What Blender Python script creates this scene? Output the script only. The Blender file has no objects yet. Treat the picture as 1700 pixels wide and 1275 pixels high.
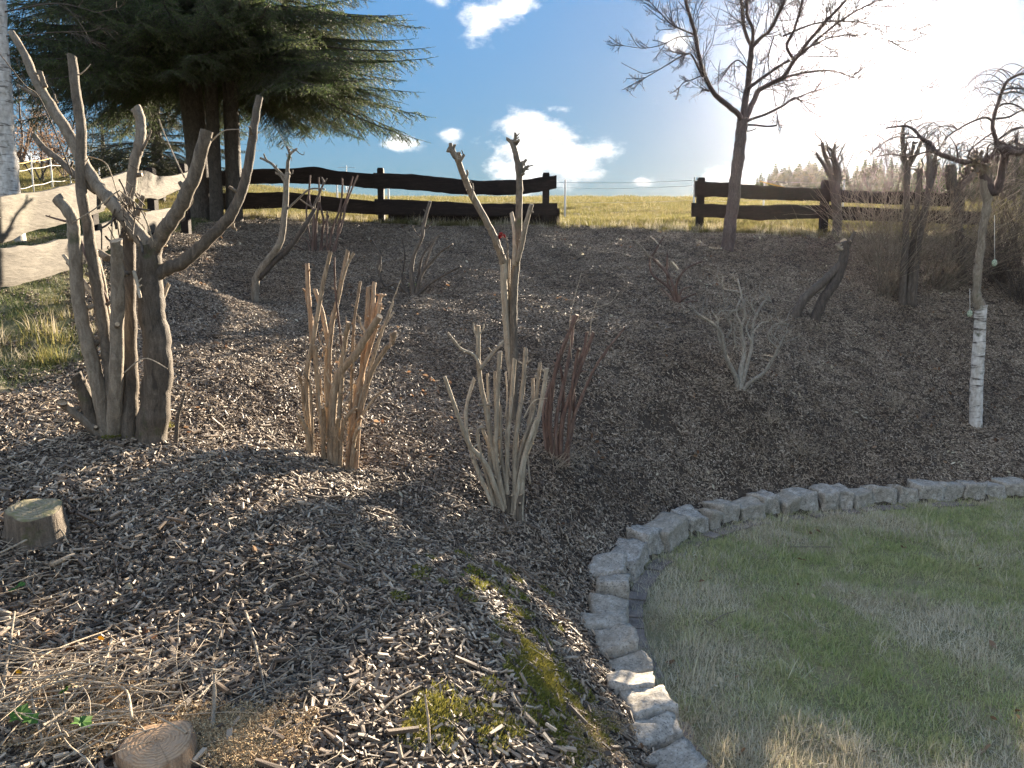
import bpy, math, random
import numpy as np
from mathutils import Vector, Matrix, Euler, noise as mn
R = math.radians
rng = np.random.default_rng(7)
rnd = random.Random(11)
sc = bpy.context.scene
COL = sc.collection

# ------------------------------------------------------------------ camera
EYE = 2.1
PITCH = 8.3
F = 1277.0
cam_d = bpy.data.cameras.new('camera')
cam = bpy.data.objects.new('camera', cam_d)
COL.objects.link(cam)
cam.location = (0, 0, EYE)
cam.rotation_euler = (R(90 - PITCH), 0, 0)
cam_d.sensor_width = 36.0
cam_d.lens = F / 1700 * 36
cam_d.clip_start = 0.05
cam_d.clip_end = 3000
sc.camera = cam

# ------------------------------------------------------------------ sun, sky, exposure
SUN_AZ, SUN_EL = 23.6, 14.0          # degrees right of +Y, above the horizon
sun_dir = Vector((math.sin(R(SUN_AZ)) * math.cos(R(SUN_EL)), math.cos(R(SUN_AZ)) * math.cos(R(SUN_EL)), math.sin(R(SUN_EL))))
sun_d = bpy.data.lights.new('sun', 'SUN')
sun_d.energy = 3.15
sun_d.angle = R(0.55)
sun_d.color = (1.0, 0.84, 0.64)
sun = bpy.data.objects.new('sun', sun_d)
sun.rotation_euler = sun_dir.to_track_quat('Z', 'Y').to_euler()
sun.location = (6, 14, 12)
COL.objects.link(sun)

world = bpy.data.worlds.new('World')
sc.world = world
world.use_nodes = True
wt = world.node_tree
wt.nodes.clear()
class NT:
    """small helper that writes node graphs"""
    def __init__(s, tree): s.t = tree
    def n(s, kind, **kw):
        nd = s.t.nodes.new(kind)
        for k, v in kw.items():
            if k == 'ins':
                for a, b in v.items():
                    if hasattr(b, 'is_output') or isinstance(b, bpy.types.NodeSocket): s.t.links.new(b, nd.inputs[a])
                    else: nd.inputs[a].default_value = b
            else: setattr(nd, k, v)
        return nd
    def m(s, op, a, b=0.0, c=None, clamp=False):
        nd = s.t.nodes.new('ShaderNodeMath'); nd.operation = op; nd.use_clamp = clamp
        for i, v in enumerate((a, b) if c is None else (a, b, c)):
            if isinstance(v, bpy.types.NodeSocket): s.t.links.new(v, nd.inputs[i])
            else: nd.inputs[i].default_value = v
        return nd.outputs[0]
    def mix(s, f, a, b, mode='MIX'):
        nd = s.t.nodes.new('ShaderNodeMix'); nd.data_type = 'RGBA'; nd.blend_type = mode
        for i, v in ((0, f), (6, a), (7, b)):
            if isinstance(v, bpy.types.NodeSocket): s.t.links.new(v, nd.inputs[i])
            elif i == 0: nd.inputs[0].default_value = v
            else: nd.inputs[i].default_value = (*v, 1)
        return nd.outputs[2]
    def ramp(s, f, stops, interp='LINEAR'):
        nd = s.t.nodes.new('ShaderNodeValToRGB'); cr = nd.color_ramp; cr.interpolation = interp
        while len(cr.elements) < len(stops): cr.elements.new(0.5)
        for e, (p, c) in zip(cr.elements, stops):
            e.position = p; e.color = (*c, 1) if len(c) == 3 else c
        s.t.links.new(f, nd.inputs[0]); return nd.outputs[0]
    def noise(s, vec, scale, detail=4, rough=0.55, dist=0.0):
        nd = s.t.nodes.new('ShaderNodeTexNoise')
        nd.inputs['Scale'].default_value = scale; nd.inputs['Detail'].default_value = detail
        nd.inputs['Roughness'].default_value = rough; nd.inputs['Distortion'].default_value = dist
        if vec is not None: s.t.links.new(vec, nd.inputs['Vector'])
        return nd.outputs['Fac']
W = NT(wt)
tc = W.n('ShaderNodeTexCoord')
dotp = W.n('ShaderNodeVectorMath', operation='DOT_PRODUCT', ins={0: tc.outputs['Generated'], 1: tuple(sun_dir)}).outputs['Value']
sky = W.n('ShaderNodeTexSky', sky_type='NISHITA', sun_disc=False)
sky.sun_elevation = R(SUN_EL)
sky.sun_rotation = R(SUN_AZ)
sky.altitude = 500; sky.air_density = 1.0; sky.dust_density = 0.1; sky.ozone_density = 2.6
sep = W.n('ShaderNodeSeparateXYZ', ins={0: tc.outputs['Generated']})
az = W.m('ARCTAN2', sep.outputs[0], sep.outputs[1])
el = W.m('ARCSINE', sep.outputs[2])
cv = W.n('ShaderNodeCombineXYZ', ins={0: az, 1: W.m('MULTIPLY', el, 1.7), 2: 0.0}).outputs[0]
def pix_azel(px, py):
    v = Vector(((px - 850) / F, 1.0, -(py - 637.5) / F))
    c, s_ = math.cos(R(PITCH)), math.sin(R(PITCH))
    y = v.y * c + v.z * s_ ; z = -v.y * s_ + v.z * c
    y = v.y * c - (-v.z) * s_ if False else v.y * c + v.z * s_
    return math.atan2(v.x, y), math.atan2(z, math.hypot(v.x, y))
n_big = W.noise(cv, 9.0, 9, 0.62)
n_fine = W.noise(cv, 30.0, 8, 0.6)
nn = W.m('ADD', W.m('MULTIPLY', W.m('SUBTRACT', n_big, 0.5), 3.6), W.m('MULTIPLY', W.m('SUBTRACT', n_fine, 0.5), 1.5))
def blob(px, py, rx, ry, gain=1.0):
    a0, e0 = pix_azel(px, py)
    dx = W.m('DIVIDE', W.m('SUBTRACT', az, a0), rx / F)
    dy = W.m('DIVIDE', W.m('SUBTRACT', el, e0), ry / F)
    r = W.m('SQRT', W.m('ADD', W.m('MULTIPLY', dx, dx), W.m('MULTIPLY', dy, dy)))
    return W.m('MULTIPLY', W.m('SUBTRACT', 1.0, r), gain)
blobs = [(905, 262, 115, 62, 1.3), (860, 212, 52, 34, 1.0), (1235, 296, 60, 24, 1), (805, 38, 58, 34, .95), (850, 4, 50, 16, .7), (665, 241, 32, 13, .7), (749, 228, 24, 15, .75), (1068, 301, 20, 10, .9), (935, 181, 24, 9, .5),
         (1195, 295, 34, 14, .8), (975, 295, 70, 22, .7), (1130, 66, 30, 20, .7), (735, 8, 26, 14, .4), (1560, 20, 80, 30, .8), (1450, 60, 190, 80, .5), (1640, 225, 150, 45, 1.0), (1690, 300, 120, 50, 1.0), (60, 262, 60, 20, .5)]
acc = None
for b in blobs:
    o = blob(*b)
    acc = o if acc is None else W.m('MAXIMUM', acc, o)
# bright broken clouds added to the unseen sky as fill light for the ground
fill_clouds = W.m('SUBTRACT', W.noise(W.n('ShaderNodeVectorMath', operation='MULTIPLY', ins={0: tc.outputs['Generated'], 1: (1.0, 1.0, 2.2)}).outputs[0], 2.3, 4, 0.5), 0.47)
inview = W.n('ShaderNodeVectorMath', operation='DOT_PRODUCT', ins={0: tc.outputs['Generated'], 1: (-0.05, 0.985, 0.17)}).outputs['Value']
view_mask = W.m('MULTIPLY', W.m('SUBTRACT', inview, 0.62), 6.0, clamp=True)      # keeps the added fill clouds out of the camera's view
acc = W.m('MAXIMUM', acc, W.m('SUBTRACT', W.m('MULTIPLY', fill_clouds, 3.0), W.m('MULTIPLY', view_mask, 2.0)))
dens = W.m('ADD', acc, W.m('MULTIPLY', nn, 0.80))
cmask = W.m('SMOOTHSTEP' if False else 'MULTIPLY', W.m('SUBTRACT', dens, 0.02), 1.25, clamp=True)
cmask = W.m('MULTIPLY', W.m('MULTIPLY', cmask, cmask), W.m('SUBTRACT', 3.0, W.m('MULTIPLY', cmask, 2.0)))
# whiteness towards the sun: aureole glow added into the sky colour
ang = W.m('ARCCOSINE', W.m('MINIMUM', dotp, 0.99999))
veil = W.m('MULTIPLY', W.m('POWER', 2.71828, W.m('DIVIDE', W.m('MULTIPLY', ang, -1.0), 0.045)), 0.8)
veil2 = W.m('MULTIPLY', W.m('POWER', 2.71828, W.m('DIVIDE', W.m('MULTIPLY', ang, -1.0), 0.30)), 0.006)
veiln = W.m('ADD', 0.75, W.m('MULTIPLY', W.noise(cv, 5.0, 5, 0.55), 0.5))
veil = W.m('MULTIPLY', W.m('ADD', veil, veil2), veiln)
SKYS = 0.15
skc = W.n('ShaderNodeVectorMath', operation='SCALE', ins={0: sky.outputs[0], 'Scale': SKYS}).outputs[0]
lum = W.n('ShaderNodeRGBToBW', ins={0: skc}).outputs[0]
skc = W.n('ShaderNodeVectorMath', operation='SCALE', ins={0: skc, 'Scale': W.m('DIVIDE', 1.0, W.m('ADD', 1.0, W.m('MULTIPLY', lum, 19.5)))}).outputs[0]
sat = W.n('ShaderNodeHueSaturation', ins={'Saturation': 1.2, 'Value': 1.0, 'Color': skc}).outputs[0]
shade = W.m('ADD', 0.80, W.m('MULTIPLY', W.m('SUBTRACT', n_big, 0.5), 1.2))
ccol = W.n('ShaderNodeVectorMath', operation='SCALE', ins={0: (1.0, 0.99, 0.97), 'Scale': W.m('MULTIPLY', shade, W.m('ADD', 0.19, W.m('MULTIPLY', W.m('SUBTRACT', 1.0, dotp), 0.16)))}).outputs[0]  # clouds set brighter away from the sun to add fill
full = W.mix(W.m('MULTIPLY', cmask, 0.93), sat, ccol)
vc = W.n('ShaderNodeVectorMath', operation='SCALE', ins={0: (1.0, 0.955, 0.9), 'Scale': veil}).outputs[0]
full = W.mix(1.0, full, vc, 'ADD')
bg = W.n('ShaderNodeBackground', ins={'Color': full, 'Strength': 1.0})
W.n('ShaderNodeOutputWorld', ins={'Surface': bg.outputs[0]})

vs = sc.view_settings
vs.view_transform = 'Standard'; vs.look = 'None'; vs.exposure = 3.25; vs.gamma = 1.0; vs.use_curve_mapping = False
sc.cycles.max_bounces = 6
sc.cycles.transparent_max_bounces = 8

# ------------------------------------------------------------------ pixel geometry (where a traced point stands in the world)
CP, SP = math.cos(R(PITCH)), math.sin(R(PITCH))
def ray(px, py):
    x = (px - 850) / F; v = -(py - 637.5) / F
    y = CP + v * SP; z = -SP + v * CP
    return x / y, z / y                      # per metre of Y
def at(px, py, Y):
    a, b = ray(px, py)
    return Vector((a * Y, Y, EYE + b * Y))
def at_z(px, py, z):
    a, b = ray(px, py)
    Y = (z - EYE) / b
    return Vector((a * Y, Y, z))

# ------------------------------------------------------------------ terrain
curve_px = [(1190, 1275, .19), (1150, 1226, .19), (1128, 1190, .19), (1100, 1142, .19), (1080, 1104, .19), (1064, 1072, .19), (1047, 1040, .19), (1036, 1010, .19),
            (1034, 978, .19), (1038, 950, .19), (1050, 926, .19)]
curve_px2 = [(1078, 935), (1105, 920), (1145, 897), (1176, 884), (1200, 877), (1230, 868), (1270, 862), (1297, 857), (1330, 854), (1362, 850), (1391, 847), (1417, 845), (1448, 842), (1490, 839),
             (1523, 837), (1564, 835), (1599, 833), (1634, 832), (1671, 830), (1712, 828), (1752, 826), (1800, 818), (1850, 816), (1900, 814), (1960, 812)]
WALL = [at_z(*p) for p in curve_px] + [at_z(x, y, 0) for x, y in curve_px2]
WALL = [Vector((p.x, p.y)) for p in WALL]
pre = [Vector((3.2, -3.0)), Vector((2.1, 0.2)), Vector((1.55, 1.3)), Vector((1.22, 2.1)), Vector((1.05, 2.5))]
pre = [p for p in pre if p.y < WALL[0].y - .15]
CURVE = pre + WALL
last = CURVE[-1]
CURVE = CURVE + [Vector((last.x + 4, last.y + .9)), Vector((last.x + 12, last.y + 1.2)), Vector((60, last.y + 1.2))]
CA = np.array([[p.x, p.y] for p in CURVE])
POLY = np.vstack([CA, [[60, -30], [3.2, -30]]])
def curve_sd(x, y):
    """signed distance to the wall line, negative on the lawn"""
    x = np.asarray(x, float); y = np.asarray(y, float)
    sh = x.shape; P = np.stack([x.ravel(), y.ravel()], 1)
    A, B = CA[:-1], CA[1:]
    d = np.full(len(P), 1e9)
    for a, b in zip(A, B):
        ab = b - a; t = np.clip(((P - a) @ ab) / (ab @ ab), 0, 1)
        d = np.minimum(d, np.hypot(*(P - a - t[:, None] * ab).T))
    inside = np.zeros(len(P), bool)
    n = len(POLY)
    for i in range(n):
        a, b = POLY[i], POLY[(i + 1) % n]
        c = (a[1] > P[:, 1]) != (b[1] > P[:, 1])
        den = b[1] - a[1] if b[1] != a[1] else 1e-9
        xi = a[0] + (P[:, 1] - a[1]) * (b[0] - a[0]) / den
        inside ^= c & (P[:, 0] < xi)
    return np.where(inside, -d, d).reshape(sh)
pts = []
def cp(px, py, Y): p = at(px, py, Y); pts.append((p.x, p.y, p.z))
for q in [(635, 368, 13.5), (400, 361, 13.2), (910, 374, 13.5), (1160, 380, 13.5), (1400, 388, 13.5), (1650, 395, 13.4), (1900, 400, 13.4), (780, 371, 13.5), (1040, 378, 13.5),
          (1208, 415, 11.8), (700, 420, 11.2), (520, 420, 10.9), (423, 505, 8.6), (685, 487, 9.2), (950, 480, 9.6), (1125, 503, 9.3), (1335, 520, 9.6), (1500, 510, 10.2), (1226, 645, 7.4), (1622, 706, 8.0), (1420, 650, 8.1), (1080, 640, 7.3), (950, 600, 7.3),
          (700, 620, 6.8), (850, 700, 6.1), (930, 760, 5.7), (545, 766, 4.9), (850, 862, 4.85), (640, 700, 5.7), (350, 620, 5.3), (205, 732, 4.1), (60, 870, 3.2), (265, 1265, 2.0), (30, 600, 5.2), (40, 480, 6.3), (270, 400, 9.6), (330, 480, 7.8), (450, 560, 6.9),
          (450, 880, 3.45), (350, 760, 4.05), (640, 885, 3.85), (560, 970, 3.25), (800, 1000, 3.3), (900, 1150, 2.8), (960, 1240, 2.55), (700, 1260, 2.2), (880, 1000, 3.9), (960, 1060, 3.75), (450, 1120, 2.5), (100, 1050, 2.65), (760, 900, 4.35), (1010, 1160, 3.1), (1020, 1260, 2.65)]:
    cp(*q)
pts += [(0, 0, .45), (-1.5, 0, .62), (-3, 1, 1.0), (-4.2, 3.5, 1.62), (-7, 3, 2.3), (-8, 8, 2.9), (-12, 12, 3.2), (12, 13.5, 2.9), (14, 10, 1.6), (-3, -3, .8), (0, -4, .3), (-6, 14.5, 3.1), (0, 15, 3.05), (8, 15, 3.05), (14, 15, 3.05)]
for i in range(1, len(CA) - 3):
    t = CA[min(i + 1, len(CA) - 1)] - CA[i - 1]; nrm = np.array([-t[1], t[0]]) / np.hypot(*t)
    p = CA[i] + nrm * .3
    if i % 2 == 0: pts.append((p[0], p[1], .16))
PT = np.array(pts)
def _k(r): return r
D = np.hypot(PT[:, None, 0] - PT[None, :, 0], PT[:, None, 1] - PT[None, :, 1])
nP = len(PT)
Am = np.zeros((nP + 3, nP + 3)); Am[:nP, :nP] = np.sqrt(D ** 2 + .35 ** 2) ; Am[:nP, :nP] -= np.eye(nP) * 0.06
Am[:nP, nP] = 1; Am[:nP, nP + 1:] = PT[:, :2]; Am[nP, :nP] = 1; Am[nP + 1:, :nP] = PT[:, :2].T
COEF = np.linalg.solve(Am, np.concatenate([PT[:, 2], np.zeros(3)]))
def smooth(a, b, x):
    t = np.clip((x - a) / (b - a), 0, 1); return t * t * (3 - 2 * t)
def bumps(x, y):
    return (np.sin(x * 3.1 + 1.3 * np.sin(y * 2.3)) * np.sin(y * 3.7 + 1.1 * np.sin(x * 1.9)) * .016 + np.sin(x * 8.3 + y * 3.1 + 2 * np.sin(y * 5.1)) * np.sin(y * 9.1 - x * 2.2) * .007)
def H(x, y):
    x = np.atleast_1d(np.asarray(x, float)); y = np.atleast_1d(np.asarray(y, float))
    xs = x.ravel(); ys = y.ravel()
    xc = np.clip(xs, -14, 16); yc = np.clip(ys, -5, 16)
    z = np.zeros(len(xs))
    for s in range(0, len(xs), 40000):
        e = s + 40000
        d = np.sqrt((xc[s:e, None] - PT[None, :, 0]) ** 2 + (yc[s:e, None] - PT[None, :, 1]) ** 2 + .35 ** 2)
        z[s:e] = d @ COEF[:nP] + COEF[nP] + xc[s:e] * COEF[nP + 1] + yc[s:e] * COEF[nP + 2]
    z = np.maximum(z, .1)
    # pasture beyond the fence rises to a crest at 40 m and falls away behind it
    yy = np.minimum(ys, 40.0)
    zf = 3.02 + (yy - 15) * .1115 - .00028 * np.maximum(yy - 15, 0) ** 2 * 0
    zf = 3.02 + 2.80 * np.clip((yy - 15) / 25, 0, 1) ** .97
    zf = zf - smooth(40, 110, ys) * 2.3 - np.maximum(ys - 110, 0) * .004
    zf = zf + np.clip(.10 * (-xs - 7), 0, 1.6) * smooth(14, 24, ys)
    w = smooth(13.9, 16.5, ys)
    z = z * (1 - w) + zf * w
    z = z + bumps(xs, ys) * np.where(ys < 60, 1, 0) + smooth(14.5, 18, ys) * np.where(ys < 60, 1, 0) * .045 * np.sin(xs * 2.3 + 2 * np.sin(ys * 1.1)) * np.sin(ys * 2.9 + 1.5 * np.sin(xs * .9))
    sd = curve_sd(xs, ys)
    lawn = -.002 + bumps(xs * .8 + 3, ys * .8) * 1.1 + .010 * np.sin(xs * 7.1 + 2.2 * np.sin(ys * 3.3)) * np.sin(ys * 8.3 + 1.7 * np.sin(xs * 4.1)) * smooth(.1, .6, -sd) + .02 * smooth(0, 3, -sd) * np.sin(xs * 1.7 + ys)
    z = np.where(sd < 0, lawn, np.where(sd < .05, lawn * 0 + z * smooth(0, .05, sd), z))
    return z.reshape(x.shape)
def h(x, y): return float(H([x], [y])[0])
def hit(px, py, ymin=1.6, ymax=45):
    a, b = ray(px, py)
    Y = np.concatenate([np.arange(ymin, 16, .02), np.arange(16, ymax, .2)])
    g = H(a * Y, Y) - (EYE + b * Y)
    i = int(np.argmax(g > 0)) if (g > 0).any() else int(np.argmax(g))
    return Vector((a * Y[i], Y[i], float(H([a * Y[i]], [Y[i]])[0])))

# ------------------------------------------------------------------ object helpers
def tag(o, label=None, cat=None, group=None, kind=None):
    if label: o['label'] = label
    if cat: o['category'] = cat
    if group: o['group'] = group
    if kind: o['kind'] = kind
    return o
def empty(name, loc, label, cat, group=None):
    o = bpy.data.objects.new(name, None); COL.objects.link(o); o.location = loc; o.empty_display_size = .1
    return tag(o, label, cat, group)
class MB:
    """collects geometry in world space and links it as one mesh object"""
    def __init__(s): s.v = []; s.f = []; s.mi = []; s.r = []
    def add(s, vs, fs, mi=0, r=0.0):
        b = len(s.v)
        s.v.extend(tuple(v) for v in vs); s.f.extend(tuple(b + i for i in f) for f in fs)
        s.mi.extend([mi] * len(fs) if isinstance(mi, int) else mi); s.r.extend([r] * len(vs))
    def mesh(s, name, mats, smooth=True, origin=(0, 0, 0)):
        me = bpy.data.meshes.new(name)
        ox, oy, oz = origin
        me.from_pydata([(a - ox, b - oy, c - oz) for a, b, c in s.v], [], s.f)
        for m in (mats if isinstance(mats, (list, tuple)) else [mats]): me.materials.append(m)
        me.polygons.foreach_set('material_index', s.mi)
        me.polygons.foreach_set('use_smooth', [smooth and m_ == 0 for m_ in s.mi])
        at_ = me.attributes.new('rnd', 'FLOAT', 'POINT'); at_.data.foreach_set('value', s.r)
        me.update()
        return me
    def build(s, name, mats, parent=None, smooth=True):
        o0 = Vector((0, 0, 0)) if parent is None else parent.location
        me = s.mesh(name, mats, smooth, origin=o0)
        o = bpy.data.objects.new(name, me); COL.objects.link(o)
        if parent: o.parent = parent
        return o
def catmull(P, R_, sub):
    if len(P) < 2: return P, R_
    out, ro = [], []
    for i in range(len(P) - 1):
        p0 = P[max(i - 1, 0)]; p1 = P[i]; p2 = P[i + 1]; p3 = P[min(i + 2, len(P) - 1)]
        for k in range(sub):
            t = k / sub
            out.append(.5 * ((2 * p1) + (p2 - p0) * t + (2 * p0 - 5 * p1 + 4 * p2 - p3) * t * t + (3 * p1 - p0 - 3 * p2 + p3) * t ** 3))
            ro.append(R_[i] * (1 - t) + R_[i + 1] * t)
    out.append(P[-1]); ro.append(R_[-1])
    return out, ro
def tube(mb, P, rad, sides=7, sub=4, knob=.07, wob=.25, cap=True, mi=0, capmi=1, r=None, slant=0.0):
    """a tapered round stem through the points P, with a sawn end"""
    P = [Vector(p) for p in P]
    rad = list(rad) if hasattr(rad, '__len__') else [rad] * len(P)
    if len(rad) != len(P):
        rad = [rad[0] + (rad[-1] - rad[0]) * i / (len(P) - 1) for i in range(len(P))]
    if sub > 1: P, rad = catmull(P, rad, sub)
    r = rnd.random() if r is None else r
    n = len(P)
    if wob:
        for i in range(1, n - 1):
            P[i] = P[i] + Vector((rnd.uniform(-1, 1), rnd.uniform(-1, 1), rnd.uniform(-1, 1))) * rad[i] * wob
    T = [(P[min(i + 1, n - 1)] - P[max(i - 1, 0)]).normalized() for i in range(n)]
    u = T[0].orthogonal().normalized()
    vs, fs = [], []
    for i in range(n):
        u = (u - T[i] * u.dot(T[i])).normalized(); w = T[i].cross(u)
        k = 1 + rnd.uniform(-knob, knob)
        for j in range(sides):
            a = 2 * math.pi * j / sides
            rr = rad[i] * k * (1 + knob * .6 * math.sin(3 * a + i * .9 + r * 9))
            q = P[i] + (u * math.cos(a) + w * math.sin(a)) * rr
            if slant and i == n - 1: q = q + T[i] * math.cos(a) * rr * slant
            vs.append(q)
    for i in range(n - 1):
        for j in range(sides):
            a, b = i * sides + j, i * sides + (j + 1) % sides
            fs.append((a, b, b + sides, a + sides))
    mis = [mi] * len(fs)
    if cap:
        fs.append(tuple((n - 1) * sides + j for j in range(sides))); mis.append(capmi)
        fs.append(tuple(reversed(range(sides)))); mis.append(mi)
    if cap:      # the sawn face gets its own rim so that its edge stays crisp
        top = [vs[(n - 1) * sides + j] for j in range(sides)]; k0 = len(vs); vs.extend(top)
        fs[-2] = tuple(k0 + j for j in range(sides))
    b = len(mb.v)
    mb.v.extend(tuple(v) for v in vs); mb.f.extend(tuple(b + i for i in f) for f in fs); mb.mi.extend(mis); mb.r.extend([r] * len(vs))
    return P
def box(mb, c, sx, sy, sz, rot=None, mi=0, r=0.0, jit=0.0):
    rot = rot or Matrix.Identity(3)
    vs = []
    for x in (-1, 1):
        for y in (-1, 1):
            for z in (-1, 1):
                v = Vector((x * sx / 2 * (1 + rnd.uniform(-jit, jit)), y * sy / 2 * (1 + rnd.uniform(-jit, jit)), z * sz / 2 * (1 + rnd.uniform(-jit, jit))))
                vs.append(Vector(c) + rot @ v)
    mb.add(vs, [(0, 1, 3, 2), (4, 6, 7, 5), (0, 4, 5, 1), (2, 3, 7, 6), (0, 2, 6, 4), (1, 5, 7, 3)], mi, r)

# ------------------------------------------------------------------ materials
def material(name, build):
    m = bpy.data.materials.new(name); m.use_nodes = True; m.node_tree.nodes.clear()
    g = NT(m.node_tree); out = g.n('ShaderNodeOutputMaterial')
    sh = build(g); m.node_tree.links.new(sh, out.inputs['Surface'])
    return m
def bsdf(g, col, rough=.8, bump=None, strength=.5, dist=.01, spec=.3):
    p = g.n('ShaderNodeBsdfPrincipled')
    for k, v in (('Base Color', col), ('Roughness', rough)):
        if isinstance(v, bpy.types.NodeSocket): g.t.links.new(v, p.inputs[k])
        else: p.inputs[k].default_value = (*v, 1) if k == 'Base Color' else v
    p.inputs['Specular IOR Level'].default_value = spec
    if bump is not None:
        b = g.n('ShaderNodeBump', ins={'Height': bump, 'Strength': strength, 'Distance': dist})
        g.t.links.new(b.outputs[0], p.inputs['Normal'])
    return p.outputs[0]
def coords(g, sc_=(1, 1, 1)):
    t = g.n('ShaderNodeTexCoord')
    return g.n('ShaderNodeMapping', ins={'Vector': t.outputs['Object'], 'Scale': sc_}).outputs[0]
def attr(g, name='rnd'): return g.n('ShaderNodeAttribute', attribute_name=name).outputs['Fac']
def bark(name, dark, mid, light, scale=9, stretch=.25, rough=.8, bump=1.0, dist=.012, moss=None):
    def f(g):
        c = coords(g, (1, 1, stretch))
        n1 = g.noise(c, scale * 2.4, 7, .68, .8); n2 = g.noise(coords(g), scale * 9, 4, .6)
        r_ = attr(g)
        v = g.m('ADD', g.m('ADD', g.m('MULTIPLY', n1, .75), g.m('MULTIPLY', n2, .25)), g.m('MULTIPLY', g.m('SUBTRACT', r_, .5), .16))
        col = g.ramp(v, [(.3, dark), (.5, mid), (.68, light)])
        if moss:
            mm = g.ramp(g.noise(coords(g), 5.5, 5, .6), [(moss[1], (0, 0, 0)), (moss[1] + .12, (1, 1, 1))])
            col = g.mix(mm, col, moss[0])
        return bsdf(g, col, rough, g.m('ADD', g.m('MULTIPLY', n1, .8), g.m('MULTIPLY', n2, .3)), bump, dist)
    return material(name, f)
M = {}
M['bark_grey'] = bark('bark_grey_brown', (.07, .056, .042), (.18, .148, .11), (.31, .265, .20), 14, .3, moss=((.07, .085, .035), .62))
M['bark_rough'] = bark('bark_dark_rough', (.05, .04, .03), (.13, .105, .078), (.25, .205, .155), 16, .22, bump=.9, dist=.012, moss=((.06, .075, .025), .6))
M['bark_tan'] = bark('bark_tan_shredded', (.12, .085, .055), (.31, .235, .155), (.52, .42, .30), 22, .12, moss=None)
M['bark_orange'] = bark('bark_orange_peeled', (.15, .09, .055), (.36, .24, .145), (.56, .41, .27), 22, .12)
M['bark_pale'] = bark('bark_pale_straw', (.16, .13, .095), (.34, .28, .20), (.52, .45, .34), 16, .25)
M['bark_red'] = bark('bark_reddish', (.05, .032, .025), (.14, .09, .07), (.26, .185, .145), 18, .2)
M['bark_dark'] = bark('bark_dark', (.04, .033, .028), (.095, .078, .062), (.18, .15, .12), 16, .25)
M['bark_spruce'] = bark('bark_spruce', (.03, .026, .022), (.08, .068, .056), (.16, .14, .12), 10, .5, bump=1, dist=.02)
M['bark_lichen'] = bark('bark_lichen', (.09, .08, .065), (.26, .235, .19), (.44, .41, .35), 26, .6)
M['cut'] = material('sawn_wood', lambda g: bsdf(g, g.ramp(g.noise(coords(g), 60, 3), [(.35, (.28, .19, .11)), (.65, (.50, .38, .25))]), .75))
M['twig_pale'] = bark('twig_pale', (.20, .15, .10), (.38, .31, .22), (.55, .47, .36), 20, .3)
def f_birch(g):
    c = coords(g, (2.2, 2.2, 16)); n1 = g.noise(c, 2.2, 5, .7, .5); n2 = g.noise(coords(g), 6, 4, .6); n3 = g.noise(coords(g, (1, 1, .6)), 30, 4)
    white = g.ramp(n3, [(.35, (.42, .38, .33)), (.65, (.66, .63, .58))])
    a = g.ramp(n1, [(.55, (0, 0, 0)), (.64, (1, 1, 1))]); b = g.ramp(n2, [(.58, (0, 0, 0)), (.68, (1, 1, 1))])
    col = g.mix(a, white, (.07, .055, .045)); col = g.mix(b, col, (.10, .095, .06))
    return bsdf(g, col, .7, g.m('ADD', n1, n3), .5, .006)
M['birch'] = material('birch_bark', f_birch)
def f_planks(dark):
    def f(g):
        c = coords(g, (1, 1, 1)); t = g.n('ShaderNodeTexCoord')
        cc = g.n('ShaderNodeMapping', ins={'Vector': t.outputs['Object'], 'Scale': (1.2, 1.2, 9)}).outputs[0]
        n1 = g.noise(cc, 2.4, 8, .62, 1.4); n2 = g.noise(cc, 9, 6, .7, .3); n3 = g.noise(c, 2.0, 4, .6)
        v = g.m('ADD', g.m('MULTIPLY', n1, .55), g.m('MULTIPLY', n2, .45))
        if dark: col = g.ramp(v, [(.3, (.005, .0035, .003)), (.5, (.015, .010, .008)), (.7, (.045, .031, .024))])
        else:
            col = g.ramp(v, [(.3, (.028, .024, .019)), (.46, (.085, .074, .058)), (.7, (.165, .148, .12))])
            col = g.mix(g.ramp(n3, [(.55, (0, 0, 0)), (.75, (.6, .6, .6))]), col, (.2, .19, .14))
        return bsdf(g, col, .85, v, .8, .01)
    return f
M['plank_dark'] = material('stained_plank', f_planks(True)); M['plank_light'] = material('weathered_plank', f_planks(False))
def f_granite(g):
    c = coords(g); n1 = g.noise(c, 7, 5, .6); n2 = g.noise(c, 90, 3, .7); n3 = g.noise(c, 28, 5, .7)
    col = g.ramp(g.m('ADD', g.m('MULTIPLY', n1, .5), g.m('MULTIPLY', n3, .5)), [(.32, (.15, .13, .10)), (.5, (.36, .325, .27)), (.66, (.55, .51, .44))])
    col = g.mix(g.ramp(n2, [(.36, (1, 1, 1)), (.44, (0, 0, 0))]), col, (.10, .095, .09))
    col = g.mix(g.ramp(n2, [(.6, (0, 0, 0)), (.68, (.7, .7, .7))]), col, (.62, .60, .57))
    col = g.mix(g.m('MULTIPLY', attr(g), .35), col, (.26, .22, .15))
    col = g.mix(g.ramp(g.noise(c, 4.5, 6, .65), [(.6, (0, 0, 0)), (.72, (.55, .55, .55))]), col, (.16, .17, .10))
    return bsdf(g, col, .85, g.m('ADD', g.m('MULTIPLY', n3, .8), g.m('MULTIPLY', n2, .35)), .7, .008)
M['granite'] = material('granite', f_granite)
def f_paver(g):
    c = coords(g); n1 = g.noise(c, 9, 6, .65); n2 = g.noise(c, 60, 3, .7)
    return bsdf(g, g.ramp(g.m('ADD', g.m('MULTIPLY', n1, .6), g.m('MULTIPLY', n2, .4)), [(.35, (.12, .095, .078)), (.55, (.23, .19, .16)), (.7, (.33, .29, .25))]), .9, n1, .5, .006)
M['paver'] = material('worn_paver', f_paver)
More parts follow.
